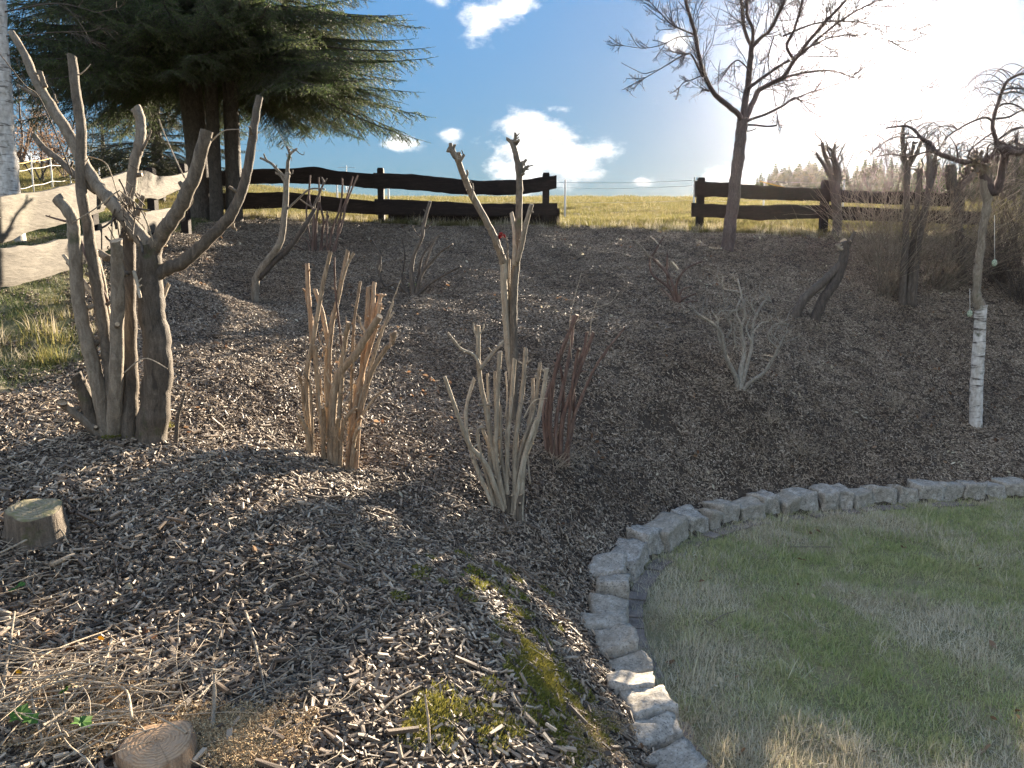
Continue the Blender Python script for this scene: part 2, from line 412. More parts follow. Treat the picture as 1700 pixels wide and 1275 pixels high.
def f_soil(g):
    c = coords(g); n1 = g.noise(c, 3, 6, .65); n2 = g.noise(c, 45, 5, .7)
    return bsdf(g, g.ramp(g.m('ADD', g.m('MULTIPLY', n1, .4), g.m('MULTIPLY', n2, .6)), [(.35, (.03, .022, .016)), (.55, (.08, .06, .043)), (.7, (.18, .14, .10))]), .95, n2, 1, .02)
M['soil'] = material('bed_soil', f_soil)
def f_turf(g):
    c = coords(g); n1 = g.noise(c, 1.6, 5, .6); n2 = g.noise(c, 40, 5, .7)
    return bsdf(g, g.mix(n2, g.ramp(n1, [(.4, (.22, .21, .10)), (.6, (.38, .32, .19))]), (.17, .15, .085)), .95, n2, 1, .02)
M['turf'] = material('turf', f_turf)
def f_pasture(g):
    c = coords(g); n1 = g.noise(c, .5, 6, .65); n2 = g.noise(c, 7, 6, .75); n3 = g.noise(c, .05, 3)
    col = g.ramp(g.m('ADD', g.m('MULTIPLY', n1, .5), g.m('MULTIPLY', n2, .5)), [(.38, (.03, .026, .014)), (.5, (.11, .095, .035)), (.66, (.24, .195, .085))])
    return bsdf(g, col, .95, n2, 1, .12)
M['pasture'] = material('pasture', f_pasture)
def leafy(name, cols, trans=.35, rough=.6, hue=0):
    def f(g):
        oi = g.n('ShaderNodeObjectInfo').outputs['Random']
        v = g.m('ADD', g.m('MULTIPLY', attr(g), .75), g.m('MULTIPLY', oi, .25))
        k = len(cols)
        col = g.ramp(v, [(i / (k - 1), c) for i, c in enumerate(cols)])
        geo = g.n('ShaderNodeNewGeometry')
        nz = g.noise(geo.outputs['Position'], 1.3, 4, .6)
        col = g.mix(g.ramp(nz, [(.42, (0, 0, 0)), (.6, (.8, .8, .8))]), col, g.n('ShaderNodeMix', data_type='RGBA', blend_type='MULTIPLY', ins={0: 1.0, 6: col, 7: (.85, .95, .78, 1) if hue == 0 else (.75, .72, .68, 1)}).outputs[2])
        d = bsdf(g, col, rough, spec=.25)
        t = g.n('ShaderNodeBsdfTranslucent', ins={'Color': col}).outputs[0]
        return g.n('ShaderNodeMixShader', ins={0: trans, 1: d, 2: t}).outputs[0]
    return material(name, f)
M['lawn_blade'] = leafy('lawn_blades', [(.20, .22, .09), (.42, .41, .20), (.58, .54, .31), (.68, .62, .41), (.76, .70, .52), (.58, .52, .36), (.68, .63, .47)], .5)
M['green_blade'] = leafy('green_blades', [(.26, .31, .12), (.40, .42, .18), (.52, .49, .26), (.66, .59, .39)], .4)
M['verge_blade'] = leafy('shaded_verge_blades', [(.05, .075, .025), (.09, .12, .04), (.14, .15, .06), (.28, .24, .12)], .3)  # green blades darkened in colour to stand in for shade on the verge
M['pasture_blade'] = leafy('pasture_blades', [(.06, .065, .02), (.14, .13, .045), (.24, .195, .08), (.34, .28, .14)], .5)
M['dry_blade'] = leafy('dry_blades', [(.44, .38, .26), (.62, .55, .40), (.76, .70, .54)], .3, hue=1)
M['moss'] = leafy('moss_green', [(.08, .085, .018), (.22, .20, .04), (.40, .35, .08)], .35)
M['needle'] = leafy('spruce_needles', [(.04, .065, .03), (.09, .13, .05), (.20, .21, .09)], .45)
M['needle_yellow'] = leafy('conifer_needles', [(.03, .045, .015), (.07, .08, .025), (.12, .12, .04)], .2)
M['ivy'] = leafy('ivy_leaf', [(.03, .09, .015), (.06, .15, .025), (.12, .22, .05)], .3)
M['yellow_leaf'] = leafy('yellow_leaf', [(.50, .36, .05), (.62, .38, .06)], .45)
M['brown_leaf'] = leafy('brown_leaf', [(.14, .07, .04), (.27, .16, .09), (.40, .28, .18)], .35, hue=1)
def f_chip(g):
    v = attr(g); oi = g.n('ShaderNodeObjectInfo').outputs['Random']
    col = g.ramp(v, [(0, (.04, .029, .02)), (.2, (.13, .098, .07)), (.45, (.28, .22, .162)), (.68, (.42, .345, .255)), (.88, (.55, .465, .35)), (1, (.64, .56, .44))])
    geo = g.n('ShaderNodeNewGeometry')
    nz = g.noise(geo.outputs['Position'], .9, 5, .6)
    col = g.mix(g.ramp(nz, [(.38, (.0, .0, .0)), (.62, (.75, .75, .75))]), col, g.mix(1.0, col, (.58, .55, .53), 'MULTIPLY'))
    col = g.mix(1.0, col, g.ramp(oi, [(0, (.82, .78, .74)), (1, (1.0, 1.0, 1.0))]), 'MULTIPLY')
    return bsdf(g, col, .62, g.noise(coords(g, (1, 1, 1)), 300, 2), .4, .002, spec=.35)
M['chip'] = material('wood_chips', f_chip)
M['sawdust'] = material('sawdust', lambda g: bsdf(g, g.ramp(attr(g), [(0, (.22, .14, .07)), (.6, (.45, .33, .18)), (1, (.62, .49, .31))]), .8))
M['white_plastic'] = material('white_plastic', lambda g: bsdf(g, (.75, .75, .72), .5))
M['orange_tape'] = material('orange_tape', lambda g: bsdf(g, (.62, .36, .06), .6))
M['wire'] = material('fence_wire', lambda g: bsdf(g, (.32, .32, .33), .5))
M['steel'] = material('galvanised_steel', lambda g: bsdf(g, (.22, .23, .25), .5))
M['fat'] = material('bird_food', lambda g: bsdf(g, g.ramp(g.noise(coords(g), 60, 3), [(.4, (.25, .33, .22)), (.6, (.5, .52, .4))]), .7, g.noise(coords(g), 80), 1, .01))
M['berry'] = material('red_berry', lambda g: bsdf(g, (.5, .02, .02), .35))
M['plastic_blue'] = material('blue_plastic', lambda g: bsdf(g, (.03, .07, .28), .45))

# ------------------------------------------------------------------ terrain mesh: one grid, cut into bed, lawn, pasture
xs = np.concatenate([-np.geomspace(200, 8.6, 22), np.arange(-8.5, 10.5, .075), np.geomspace(10.6, 200, 22)])
ys = np.concatenate([-np.geomspace(60, .6, 10), np.arange(-.5, 14.4, .075), np.arange(14.5, 46, .4), np.geomspace(47, 220, 24)])
X, Y = np.meshgrid(xs, ys)
# pull the grid lines near the wall so that the bed edge is clean
Z = H(X, Y)
SDg = curve_sd(X, Y)
nx, ny = len(xs), len(ys)
idx = np.arange(nx * ny).reshape(ny, nx)
quads = np.stack([idx[:-1, :-1], idx[:-1, 1:], idx[1:, 1:], idx[1:, :-1]], -1).reshape(-1, 4)
cx = (X[:-1, :-1] + X[1:, 1:]).ravel() / 2; cy = (Y[:-1, :-1] + Y[1:, 1:]).ravel() / 2; csd = curve_sd(cx, cy)
def left_grass(x, y):
    # turf left of the mulch, below the pale fence, and the strip behind the fences
    return ((x < -2.95 - .42 * (y - 5.0) + .14 * np.sin(y * 3.7)) | (x < -3.95 - .105 * (y - 5.5))) & (y > 4.5) & (y < 13.4)
zone = np.where(csd < 0, 1, 0)
edge = 13.35 + .22 * np.sin(cx * 1.3) + .12 * np.sin(cx * 3.7 + 1)
zone = np.where((cy > edge) | (cx < -5.2 - .0 * cy) | (cx > 14), np.where(csd < 0, 1, 2), zone)
zone = np.where(left_grass(cx, cy) & (zone == 0), 3, zone)
V = np.stack([X.ravel(), Y.ravel(), Z.ravel()], 1)
def part_mesh(name, q, mat, lab):
    used, inv = np.unique(q, return_inverse=True)
    me = bpy.data.meshes.new(name)
    me.from_pydata(V[used].tolist(), [], inv.reshape(-1, 4).tolist()); me.materials.append(mat)
    me.polygons.foreach_set('use_smooth', [True] * len(me.polygons))
    o = bpy.data.objects.new(name, me); COL.objects.link(o)
    return tag(o, lab, 'ground', kind='structure')
part_mesh('garden_bank', quads[(zone == 0)], M['soil'], 'sloping planting bank covered with wood chip mulch')
part_mesh('lawn', quads[(zone == 1)], M['turf'], 'patchy green and straw lawn below the curved granite edging')
part_mesh('pasture', quads[(zone == 2)], M['pasture'], 'sunlit yellow green pasture rising behind the fence')
part_mesh('grass_verge', quads[(zone == 3)], M['turf'], 'grass at the foot of the pale plank fence')

# ------------------------------------------------------------------ scattering (geometry nodes instances of small clumps)
def variants(name, meshes):
    c = bpy.data.collections.new(name)
    for i, me in enumerate(meshes):
        o = bpy.data.objects.new('%s_%02d' % (name, i), me); c.objects.link(o)
    return c
def scatter(name, P, E, S, meshes, label, cat='ground cover'):
    coll = variants(name + '_clump', meshes)
    me = bpy.data.meshes.new(name); me.from_pydata([tuple(p) for p in P], [], [])
    a = me.attributes.new('rot', 'FLOAT_VECTOR', 'POINT'); a.data.foreach_set('vector', np.asarray(E, float).ravel())
    a = me.attributes.new('scl', 'FLOAT', 'POINT'); a.data.foreach_set('value', np.asarray(S, float))
    a = me.attributes.new('pick', 'INT', 'POINT'); a.data.foreach_set('value', rng.integers(0, len(meshes), len(P)).astype(np.int32))
    o = bpy.data.objects.new(name, me); COL.objects.link(o)
    ng = bpy.data.node_groups.new(name + '_scatter', 'GeometryNodeTree')
    ng.interface.new_socket('Geometry', in_out='INPUT', socket_type='NodeSocketGeometry')
    ng.interface.new_socket('Geometry', in_out='OUTPUT', socket_type='NodeSocketGeometry')
    gi = ng.nodes.new('NodeGroupInput'); go = ng.nodes.new('NodeGroupOutput')
    ci = ng.nodes.new('GeometryNodeCollectionInfo'); ci.inputs['Collection'].default_value = coll
    ci.inputs['Separate Children'].default_value = True; ci.inputs['Reset Children'].default_value = True
    ip = ng.nodes.new('GeometryNodeInstanceOnPoints'); ip.inputs['Pick Instance'].default_value = True
    def na(n, t):
        q = ng.nodes.new('GeometryNodeInputNamedAttribute'); q.data_type = t; q.inputs['Name'].default_value = n; return q.outputs['Attribute']
    L = ng.links.new
    L(gi.outputs[0], ip.inputs['Points']); L(ci.outputs[0], ip.inputs['Instance']); L(na('pick', 'INT'), ip.inputs['Instance Index'])
    e2r = ng.nodes.new('FunctionNodeEulerToRotation'); L(na('rot', 'FLOAT_VECTOR'), e2r.inputs[0]); L(e2r.outputs[0], ip.inputs['Rotation'])
    L(na('scl', 'FLOAT'), ip.inputs['Scale']); L(ip.outputs[0], go.inputs[0])
    md = o.modifiers.new('scatter', 'NODES'); md.node_group = ng
    return tag(o, label, cat, kind='stuff')
def place(xy, lift=0.0, align=True, smin=.85, smax=1.2):
    xy = np.asarray(xy); x, y = xy[:, 0], xy[:, 1]
    z = H(x, y); e = .06
    dx = (H(x + e, y) - H(x - e, y)) / (2 * e); dy = (H(x, y + e) - H(x, y - e)) / (2 * e)
    E = []
    for i in range(len(xy)):
        n = Vector((-dx[i], -dy[i], 1)).normalized() if align else Vector((0, 0, 1))
        q = Vector((0, 0, 1)).rotation_difference(n) @ Euler((0, 0, rnd.uniform(0, 6.283))).to_quaternion()
        E.append(tuple(q.to_euler()))
    return np.stack([x, y, z + lift], 1), E, rng.uniform(smin, smax, len(xy))
def chip_clump(n, rad, lmin, lmax, mat, cmin=0, cmax=1, flat=.45, zmax=.02, leaf=.06):
    mb = MB()
    for i in range(n):
        a = rnd.uniform(0, 6.283); r = rad * math.sqrt(rnd.random()); z = rnd.uniform(-.008, zmax) if rnd.random() > .1 else rnd.uniform(0, zmax * 1.5)
        l = (lmin + (lmax - lmin) * rnd.random() ** 1.5) * (2.2 if rnd.random() < .05 else 1.1); w = min(l * rnd.uniform(.14, .5), rnd.uniform(.006, .017)); t = rnd.uniform(.0025, .007) * min(1, l / .03)
        rot = (Euler((rnd.gauss(0, flat), rnd.gauss(0, flat * .7), rnd.uniform(0, 6.283))).to_matrix())
        c = Vector((r * math.cos(a), r * math.sin(a), z))
        k = rnd.uniform(.2, .9); k2 = rnd.uniform(.3, 1)
        pts_ = [(-l / 2, -w / 2 * k, 0), (l / 2, -w / 2, 0), (l / 2 * rnd.uniform(.75, 1), w / 2 * k2, 0), (-l / 2, w / 2, 0)]
        vs = [c + rot @ Vector((p[0], p[1], -t / 2)) for p in pts_] + [c + rot @ Vector((p[0], p[1], t / 2 + rnd.uniform(0, t * .5))) for p in pts_]
        v = cmin + (cmax - cmin) * min(1, max(0, rnd.betavariate(.85, 1.15)))
        mb.add(vs, [(0, 3, 2, 1), (4, 5, 6, 7), (0, 1, 5, 4), (1, 2, 6, 5), (2, 3, 7, 6), (3, 0, 4, 7)], 0, v)
    return mb.mesh('chip_clump', [mat], smooth=False)
def blade_clump(n, rad, hmin, hmax, width, mat, lean=.6, curl=.6, cmin=0, cmax=1, segs=2):
    mb = MB()
    for i in range(n):
        a = rnd.uniform(0, 6.283); r = rad * math.sqrt(rnd.random())
        p = Vector((r * math.cos(a), r * math.sin(a), -.004)); L_ = rnd.uniform(hmin, hmax)
        d = rnd.uniform(0, 6.283); tilt = min(1.45, abs(rnd.gauss(0, lean)) + .1); w = width * rnd.uniform(.6, 1.3)
        side = Vector((-math.sin(d), math.cos(d), 0)); vs = []; q = p.copy()
        for s in range(segs + 1):
            ww = w * (1 - s / segs) * .5 + (.0003 if s == segs else 0)
            if s == segs: vs.append(q.copy())
            else: vs += [q - side * ww, q + side * ww]
            th = min(1.62, tilt + curl * s / segs * rnd.uniform(.5, 1.5))
            q = q + (Vector((math.cos(d), math.sin(d), 0)) * math.sin(th) + Vector((0, 0, math.cos(th)))) * L_ / segs
            q.z = max(q.z, .002)
        fs = [(2 * s, 2 * s + 1, 2 * s + 3, 2 * s + 2) for s in range(segs - 1)] + [(2 * segs - 2, 2 * segs - 1, 2 * segs)]
        mb.add(vs, fs, 0, cmin + (cmax - cmin) * rnd.random())
    return mb.mesh('blade_clump', [mat])

# mulch
N = 58000
px_ = rng.uniform(-8.6, 10.5, N); py_ = rng.uniform(1.2, 13.7, N)
sdp = curve_sd(px_, py_)
dist = np.hypot(px_, py_)
inview = (np.abs(px_) < py_ * .72 + 1.0)
keep = (sdp > .16) & inview & (py_ < 13.35 + .22 * np.sin(px_ * 1.3) + .12 * np.sin(px_ * 3.7 + 1) + rng.normal(0, .12, N)) & (px_ > -5.2)
lg = left_grass(px_, py_)
keep &= ~(lg & (rng.random(N) < .9))
prob = np.ones(N)
keep &= rng.random(N) < prob
P_ = np.stack([px_, py_], 1)[keep]
Pp, Ee, Ss = place(P_, 0.0, True, .8, 1.25)
Ss = Ss * np.clip(1.22 - .075 * np.hypot(P_[:, 0], P_[:, 1]), .72, 1.1)
near = np.hypot(P_[:, 0], P_[:, 1]) < 4.2
ch = [chip_clump(62, .12, .009, .044, M['chip'], zmax=.022) for _ in range(14)]
Ee = np.array(Ee)
scatter('wood_chip_mulch', Pp, Ee, Ss, ch, 'brown and grey wood chip mulch spread over the whole bank', 'mulch')
Nf = near.sum()
# splinters and longer sticks lying in the mulch
def splinter_clump():
    mb = MB()
    for i in range(5):
        a = rnd.uniform(0, 6.283); c = Vector((rnd.uniform(-.2, .2), rnd.uniform(-.2, .2), .022)); d = Vector((math.cos(a), math.sin(a), rnd.uniform(-.06, .1)))
        L_ = rnd.uniform(.05, .17)
        bend = Vector((rnd.uniform(-.2, .2), rnd.uniform(-.2, .2), .05)) * L_
        tube(mb, [c, c + d * L_ * .5 + bend, c + d * L_], [rnd.uniform(.0012, .003), .001], 4, 2, cap=False, r=rnd.random())
    return mb.mesh('splinter_clump', [M['twig_pale']])
sel = rng.random(len(P_)) < .13
scatter('dead_twig_litter', Pp[sel], Ee[sel], Ss[sel] * .9, [splinter_clump() for _ in range(8)], 'thin dead twigs and splinters lying in the mulch', 'twigs')

# lawn
N = 15000
x = rng.uniform(.6, 9.5, N); y = rng.uniform(2.3, 9, N); s_ = curve_sd(x, y)
k = (s_ < -.0) & (x < y * .72 + .8)
P2 = np.stack([x, y], 1)[k]
patch = np.array([mn.fractal(Vector((a * .9, b * .9, 0)), 1, 2, 3) for a, b in P2])
a_, b_, c_ = place(P2, -.004, True, .75, 1.25)
b_ = np.array(b_)
lw = [blade_clump(95, .10, .016, .055, .0046, M['lawn_blade'], 1.2, .8) for _ in range(9)]
dry = [blade_clump(70, .10, .024, .08, .0048, M['dry_blade'], 1.35, .4) for _ in range(7)]
grn = [blade_clump(85, .09, .022, .065, .0048, M['green_blade'], 1.0, .8, 0, .9) for _ in range(7)]
jit = rng.normal(0, .13, len(P2)); yb = (P2[:, 1] < 3.4) * .12
kd = (patch + jit + yb) > .03; kg = (patch + jit - .5 * (P2[:, 1] > 5.2)) < -.2
km = ~(kd & (rng.random(len(P2)) < .75)) & ~kg
scatter('short_grass', a_[km], b_[km], c_[km], lw, 'short patchy winter lawn grass', 'grass')
scatter('straw_grass', a_[kd], b_[kd], c_[kd], dry, 'matted straw coloured dead grass in the lawn', 'grass')
scatter('green_grass', a_[kg], b_[kg], c_[kg], grn, 'fresh green grass patches in the lawn', 'grass')
tall = (rng.random(len(P2)) < .035)
tl_, tr_, ts_ = place(P2[tall], -.004, True, .8, 1.5)
scatter('long_grass_tufts', tl_, tr_, ts_, [blade_clump(34, .05, .05, .13, .0042, M['dry_blade'] if i % 2 else M['lawn_blade'], 1.05, .7, segs=3) for i in range(8)], 'longer pale bent grass blades in tufts on the lawn', 'grass')
# pasture
N = 30000
u = rng.random(N); y = 13.2 + 27 * u ** 1.7; x = rng.uniform(-1, 1, N) * (y * .72 + 1)
s_ = (y > 13.35 + .22 * np.sin(x * 1.3)) & ~((x < -3.5) & (y < 13.5))
P3 = np.stack([x, y], 1)[s_]
a_, b_, c_ = place(P3, -.005, False, .7, 1.5)
c_ = c_ * (1 + .035 * (P3[:, 1] - 13.5))
scatter('pasture_grass', a_, b_, c_, [blade_clump(50, .16, .035, .085, .006, M['pasture_blade'], .7, .7) for _ in range(8)], 'backlit yellow green pasture grass behind the fences', 'grass')
# grass verge on the left and tufts along the fence foot
N = 5200
x = rng.uniform(-9, -2.7, N); y = rng.uniform(4.5, 13.6, N); k = left_grass(x, y) | (x < -5.2)
k &= (np.abs(x) < y * .74 + .8)
P4 = np.stack([x, y], 1)[k]; a_, b_, c_ = place(P4, 0, True, .8, 1.4)
scatter('verge_grass', a_, b_, c_, [blade_clump(70, .12, .02, .075, .0045, M['verge_blade'], 1.0, .8) for _ in range(7)], 'green grass below the pale plank fence', 'grass')
tf = []
for i in range(420):
    xx = rnd.uniform(-5, 10); tf.append((xx, 13.35 + rnd.gauss(0, .16)))
for i in range(26): tf.append((rnd.uniform(-3.7, -3.1), rnd.uniform(4.9, 6.2)))
a_, b_, c_ = place(tf, -.005, False, .7, 1.5)
scatter('fence_foot_grass', a_, b_, c_, [blade_clump(45, .08, .06, .17, .005, M['dry_blade'] if i % 2 else M['pasture_blade'], .5, .7) for i in range(6)], 'longer dry grass tufts along the foot of the fences', 'grass')
# moss on the ridge and sawdust by the sawn stump
ms = []
for px, py, sx, sy, n in [(908, 1145, 20, 28, 60), (960, 1222, 26, 20, 45), (885, 1112, 14, 12, 24), (830, 1190, 50, 36, 16), (780, 975, 60, 30, 14), (870, 1040, 25, 22, 12), (720, 1215, 30, 22, 18), (225, 712, 26, 10, 50), (830, 985, 22, 20, 8)]:
    for i in range(n):
        p = hit(px + rnd.gauss(0, sx), py + rnd.gauss(0, sy)); ms.append((p.x, p.y))
a_, b_, c_ = place(ms, .030, True, .7, 1.5)
scatter('moss_patch', a_, b_, c_, [blade_clump(190, .045, .006, .02, .005, M['moss'], .9, .5, segs=1) for _ in range(6)], 'yellow green moss on the crest of the mulch ridge', 'moss')
sd_ = []
for px, py, sx, sy, n in [(400, 1245, 42, 20, 420), (160, 1215, 60, 26, 120), (330, 1215, 22, 14, 60), (985, 1235, 26, 22, 60)]:
    for i in range(n):
        p = hit(px + rnd.gauss(0, sx), py + rnd.gauss(0, sy)); sd_.append((p.x, p.y))
a_, b_, c_ = place(sd_, .030, True, .7, 1.1)
scatter('sawdust', a_, b_, c_, [chip_clump(60, .04, .003, .011, M['sawdust'], zmax=.012, flat=.8) for _ in range(5)], 'orange tan sawdust beside the freshly sawn stump', 'sawdust')

def leaf_litter(n, rad, mat):
    mb = MB()
    for i in range(n):
        a = rnd.uniform(0, 6.283); c = Vector((math.cos(a), math.sin(a), 0)) * rad * math.sqrt(rnd.random()) + Vector((0, 0, rnd.uniform(.02, .035))); s_ = rnd.uniform(.012, .024)
        m3 = Euler((rnd.gauss(0, .5), rnd.gauss(0, .5), rnd.uniform(0, 6.28))).to_matrix(); k = rnd.uniform(.1, .5)
        mb.add([c + m3 @ Vector(v) * s_ for v in ((-1, 0, 0), (-.3, .5, k), (.5, .45, k), (1.1, 0, 0), (.5, -.45, k * .6), (-.3, -.5, k * .6), (.1, 0, -.1))], [(6, 0, 5), (6, 5, 4), (6, 4, 3), (6, 3, 2), (6, 2, 1), (6, 1, 0)], 0, rnd.random())
    return mb.mesh('leaf_litter', [mat], smooth=False)
q_ = P_[rng.random(len(P_)) < .02]; q_ = np.vstack([q_, P2[rng.random(len(P2)) < .006]])
a_, b_, c_ = place(q_, -.006, True, .7, 1.3)
scatter('leaf_litter', a_, b_, c_, [leaf_litter(2, .08, M['brown_leaf']) for _ in range(6)] + [leaf_litter(3, .08, M['dry_blade']) for _ in range(4)], 'small dead brown leaves scattered over bank and lawn', 'leaves')
# ------------------------------------------------------------------ granite edging, built stone by stone
def stone_mesh(L_, Wd, Hh, seed, r, slope=0.0):
    rr = random.Random(seed)
    n = (9, 8, 7)
    vs = {}; V_ = []; Fc = []
    def idx(i, j, k):
        key = (i, j, k)
        if key not in vs:
            u = Vector((i / n[0] * 2 - 1, j / n[1] * 2 - 1, k / n[2] * 2 - 1))
            # rounded block with chipped edges
            p = Vector([math.copysign(abs(c) ** .8, c) for c in u]); m_ = max(abs(u.x), abs(u.y), abs(u.z))
            sph = u.normalized() * 1.25
            nedge = sorted([abs(u.x), abs(u.y), abs(u.z)])[1]
            p = u.lerp(sph, .09 * nedge ** 4)
            q = Vector((p.x * L_ / 2 * (1 + .10 * rrv[0] * p.z + .10 * rrv[1] * p.y), p.y * Wd / 2 * (1 + .14 * rrv[2] * p.x), p.z * Hh / 2 * (1 + .14 * rrv[3] * p.x + .16 * rrv[4] * p.y)))
            nv = mn.noise_vector(q * 7 + Vector((seed * 3.7, 0, 0))) * .026 + mn.noise_vector(q * 24 + Vector((seed, 5, 0))) * .011
            V_.append(q + nv + Vector((0, 0, Hh / 2))); vs[key] = len(V_) - 1
        return vs[key]
    rrv = [rr.uniform(-1, 1) for _ in range(6)]
    for i in range(n[0]):
        for j in range(n[1]):
            Fc.append((idx(i, j, 0), idx(i, j + 1, 0), idx(i + 1, j + 1, 0), idx(i + 1, j, 0)))
            Fc.append((idx(i, j, n[2]), idx(i + 1, j, n[2]), idx(i + 1, j + 1, n[2]), idx(i, j + 1, n[2])))
    for i in range(n[0]):
        for k in range(n[2]):
            Fc.append((idx(i, 0, k), idx(i + 1, 0, k), idx(i + 1, 0, k + 1), idx(i, 0, k + 1)))
            Fc.append((idx(i, n[1], k), idx(i, n[1], k + 1), idx(i + 1, n[1], k + 1), idx(i + 1, n[1], k)))
    for j in range(n[1]):
        for k in range(n[2]):
            Fc.append((idx(0, j, k), idx(0, j, k + 1), idx(0, j + 1, k + 1), idx(0, j + 1, k)))
            Fc.append((idx(n[0], j, k), idx(n[0], j + 1, k), idx(n[0], j + 1, k + 1), idx(n[0], j, k + 1)))
    me = bpy.data.meshes.new('stone'); me.from_pydata([tuple(v) for v in V_], [], Fc); me.materials.append(M['granite'])
    me.polygons.foreach_set('use_smooth', [True] * len(me.polygons))
    a = me.attributes.new('rnd', 'FLOAT', 'POINT'); a.data.foreach_set('value', [r] * len(V_))
    return me
w0 = WALL[8]
edging = empty('stone_edging', (w0.x, w0.y, 0), 'curved row of pale rough granite blocks between mulch bank and lawn', 'stone edging')
SB = [CURVE[i] for i in range(len(pre) - 1, len(CURVE) - 3)]
heights = {}
for i in range(len(SB) - 1):
    a, b = SB[i], SB[i + 1]; d = b - a; L_ = d.length
    if L_ > .55 or L_ < .03: continue
    nrm = Vector((-d.y, d.x)).normalized(); Wd = rnd.uniform(.19, .25); Hh = rnd.uniform(.15, .20) * (1 - .22 * min(1, max(0, (a.x - 1) / 4))) + .045
    if i < 3: Wd = .26
    c = (a + b) / 2 + nrm * (Wd / 2 - .005 + rnd.uniform(-.015, .02))
    o = bpy.data.objects.new('stone', stone_mesh(L_ + rnd.uniform(-.03, -.008), Wd, Hh, i + 3, rnd.random())); COL.objects.link(o); o.parent = edging
    o.location = (c.x - w0.x, c.y - w0.y, -.045); o.rotation_euler = (rnd.uniform(-.12, .12), rnd.uniform(-.12, .12), math.atan2(d.y, d.x) + rnd.uniform(-.10, .10))
# mowing strip of small pavers below it
strip = empty('paver_strip', (w0.x + .2, w0.y, 0), 'narrow strip of flat worn brown pavers at the foot of the granite blocks', 'paving')
pos = []
for i in range(len(CURVE) - 4):
    a, b = CURVE[i], CURVE[i + 1]; n_ = max(1, round((b - a).length / .14))
    for k in range(n_): pos.append((a.lerp(b, (k + .5) / n_), (b - a)))
for q, d in pos:
    if not (2.2 < q.y < 9 and q.x < 7): continue
    nrm = Vector((d.y, -d.x)).normalized()
    mb = MB(); c = q + nrm * .07
    Rz = Matrix.Rotation(math.atan2(d.y, d.x) + rnd.uniform(-.08, .08), 3, 'Z') @ Matrix.Rotation(rnd.uniform(-.03, .03), 3, 'X')
    box(mb, (c.x, c.y, -.026 + rnd.uniform(-.006, .006)), .128 * rnd.uniform(.9, 1), .115 * rnd.uniform(.8, 1.1), .075, Rz, jit=.05)
    mb.build('paver', M['paver'], strip, smooth=False)

# ------------------------------------------------------------------ plank fences
def plank(parent, up, lo, Yf, mat, thick=.045, step=7, ragged=.006, shift=0.0, name='plank'):
    """a live-edge board: upper and lower outline traced, with its own thickness and ragged edges; Yf(px) gives its distance"""
    x0, x1 = up[0][0], up[-1][0]
    n = max(4, int((x1 - x0) / step)); mb = MB(); sd = rnd.uniform(0, 50)
    rows = 5; vs = []
    for i in range(n + 1):
        px = x0 + (x1 - x0) * i / n
        yu = np.interp(px, [p[0] for p in up], [p[1] for p in up]); yl = np.interp(px, [p[0] for p in lo], [p[1] for p in lo])
        Yd = Yf(px) + shift
        a = at(px, yu, Yd); b = at(px, yl, Yd)
        a.z += mn.noise(Vector((a.x * 5 + a.y * 5, sd, 0))) * ragged * 2 + rnd.uniform(-1, 1) * ragged * .4
        b.z += mn.noise(Vector((a.x * 5 + a.y * 5, sd + 9, 0))) * ragged * 2 + rnd.uniform(-1, 1) * ragged * .4
        e = .01 * math.sin(px * .05 + sd)
        vs.append((a, b, e))
    pts2 = []
    for i, (a, b, e) in enumerate(vs):
        a2, b2 = vs[min(i + 1, n)][0], vs[max(i - 1, 0)][0]
        t = Vector((a2.x - b2.x, a2.y - b2.y, 0)).normalized(); nr = Vector((-t.y, t.x, 0))
        prof = [(0, .7), (.12, 1), (.5, 1.0), (.88, 1), (1, .7)]
        ring = [a.lerp(b, s_) - nr * (thick / 2 * w_ - e) for s_, w_ in prof] + [a.lerp(b, s_) + nr * (thick / 2 * w_ + e) for s_, w_ in reversed(prof)]
        pts2 += ring
    m_ = 10; fs = []
    for i in range(n):
        for j in range(m_):
            p, q = i * m_ + j, i * m_ + (j + 1) % m_
            fs.append((p, q, q + m_, p + m_))
    fs.append(tuple(range(m_))); fs.append(tuple(n * m_ + j for j in reversed(range(m_))))
    mb.add(pts2, fs, 0, rnd.random())
    return mb.build(name, mat, parent, smooth=False)
def post(parent, px, top, bot, Yd, wpx, mat, thick=.12, sink=.35):
    a = at(px, top, Yd); b = at(px, bot, Yd); w = wpx / F * Yd
    mb = MB(); zt, zb = a.z, b.z - sink
    rings = []
    for k, z in enumerate([zb, zb + (zt - zb) * .5, zt - .03, zt]):
        s_ = w / 2 * (1 if k < 3 else .82); t_ = thick / 2 * (1 if k < 3 else .82)
        rings += [Vector((b.x - s_, Yd - t_, z)), Vector((b.x + s_ * rnd.uniform(.92, 1.05), Yd - t_, z)), Vector((b.x + s_, Yd + t_, z)), Vector((b.x - s_, Yd + t_, z))]
    fs = [(i * 4 + j, i * 4 + (j + 1) % 4, i * 4 + 4 + (j + 1) % 4, i * 4 + 4 + j) for i in range(3) for j in range(4)] + [(12, 13, 14, 15), (3, 2, 1, 0)]
    mb.add(rings, fs, 0, rnd.random()); return mb.build('post', mat, parent, smooth=False)
YB = 13.45
bf = empty('plank_fence', at(640, 372, YB), 'dark stained live-edge plank fence left of the gap, running to the spruce trunks', 'fence')
cY = lambda v: (lambda px: v)
Yb = lambda px: YB
plank(bf, [(296, 287), (340, 286), (405, 281), (470, 280), (525, 277), (560, 284), (600, 287), (648, 290)], [(296, 312), (405, 306), (480, 304), (560, 307), (600, 311), (630, 314), (648, 312)], Yb, M['plank_dark'], shift=.03)
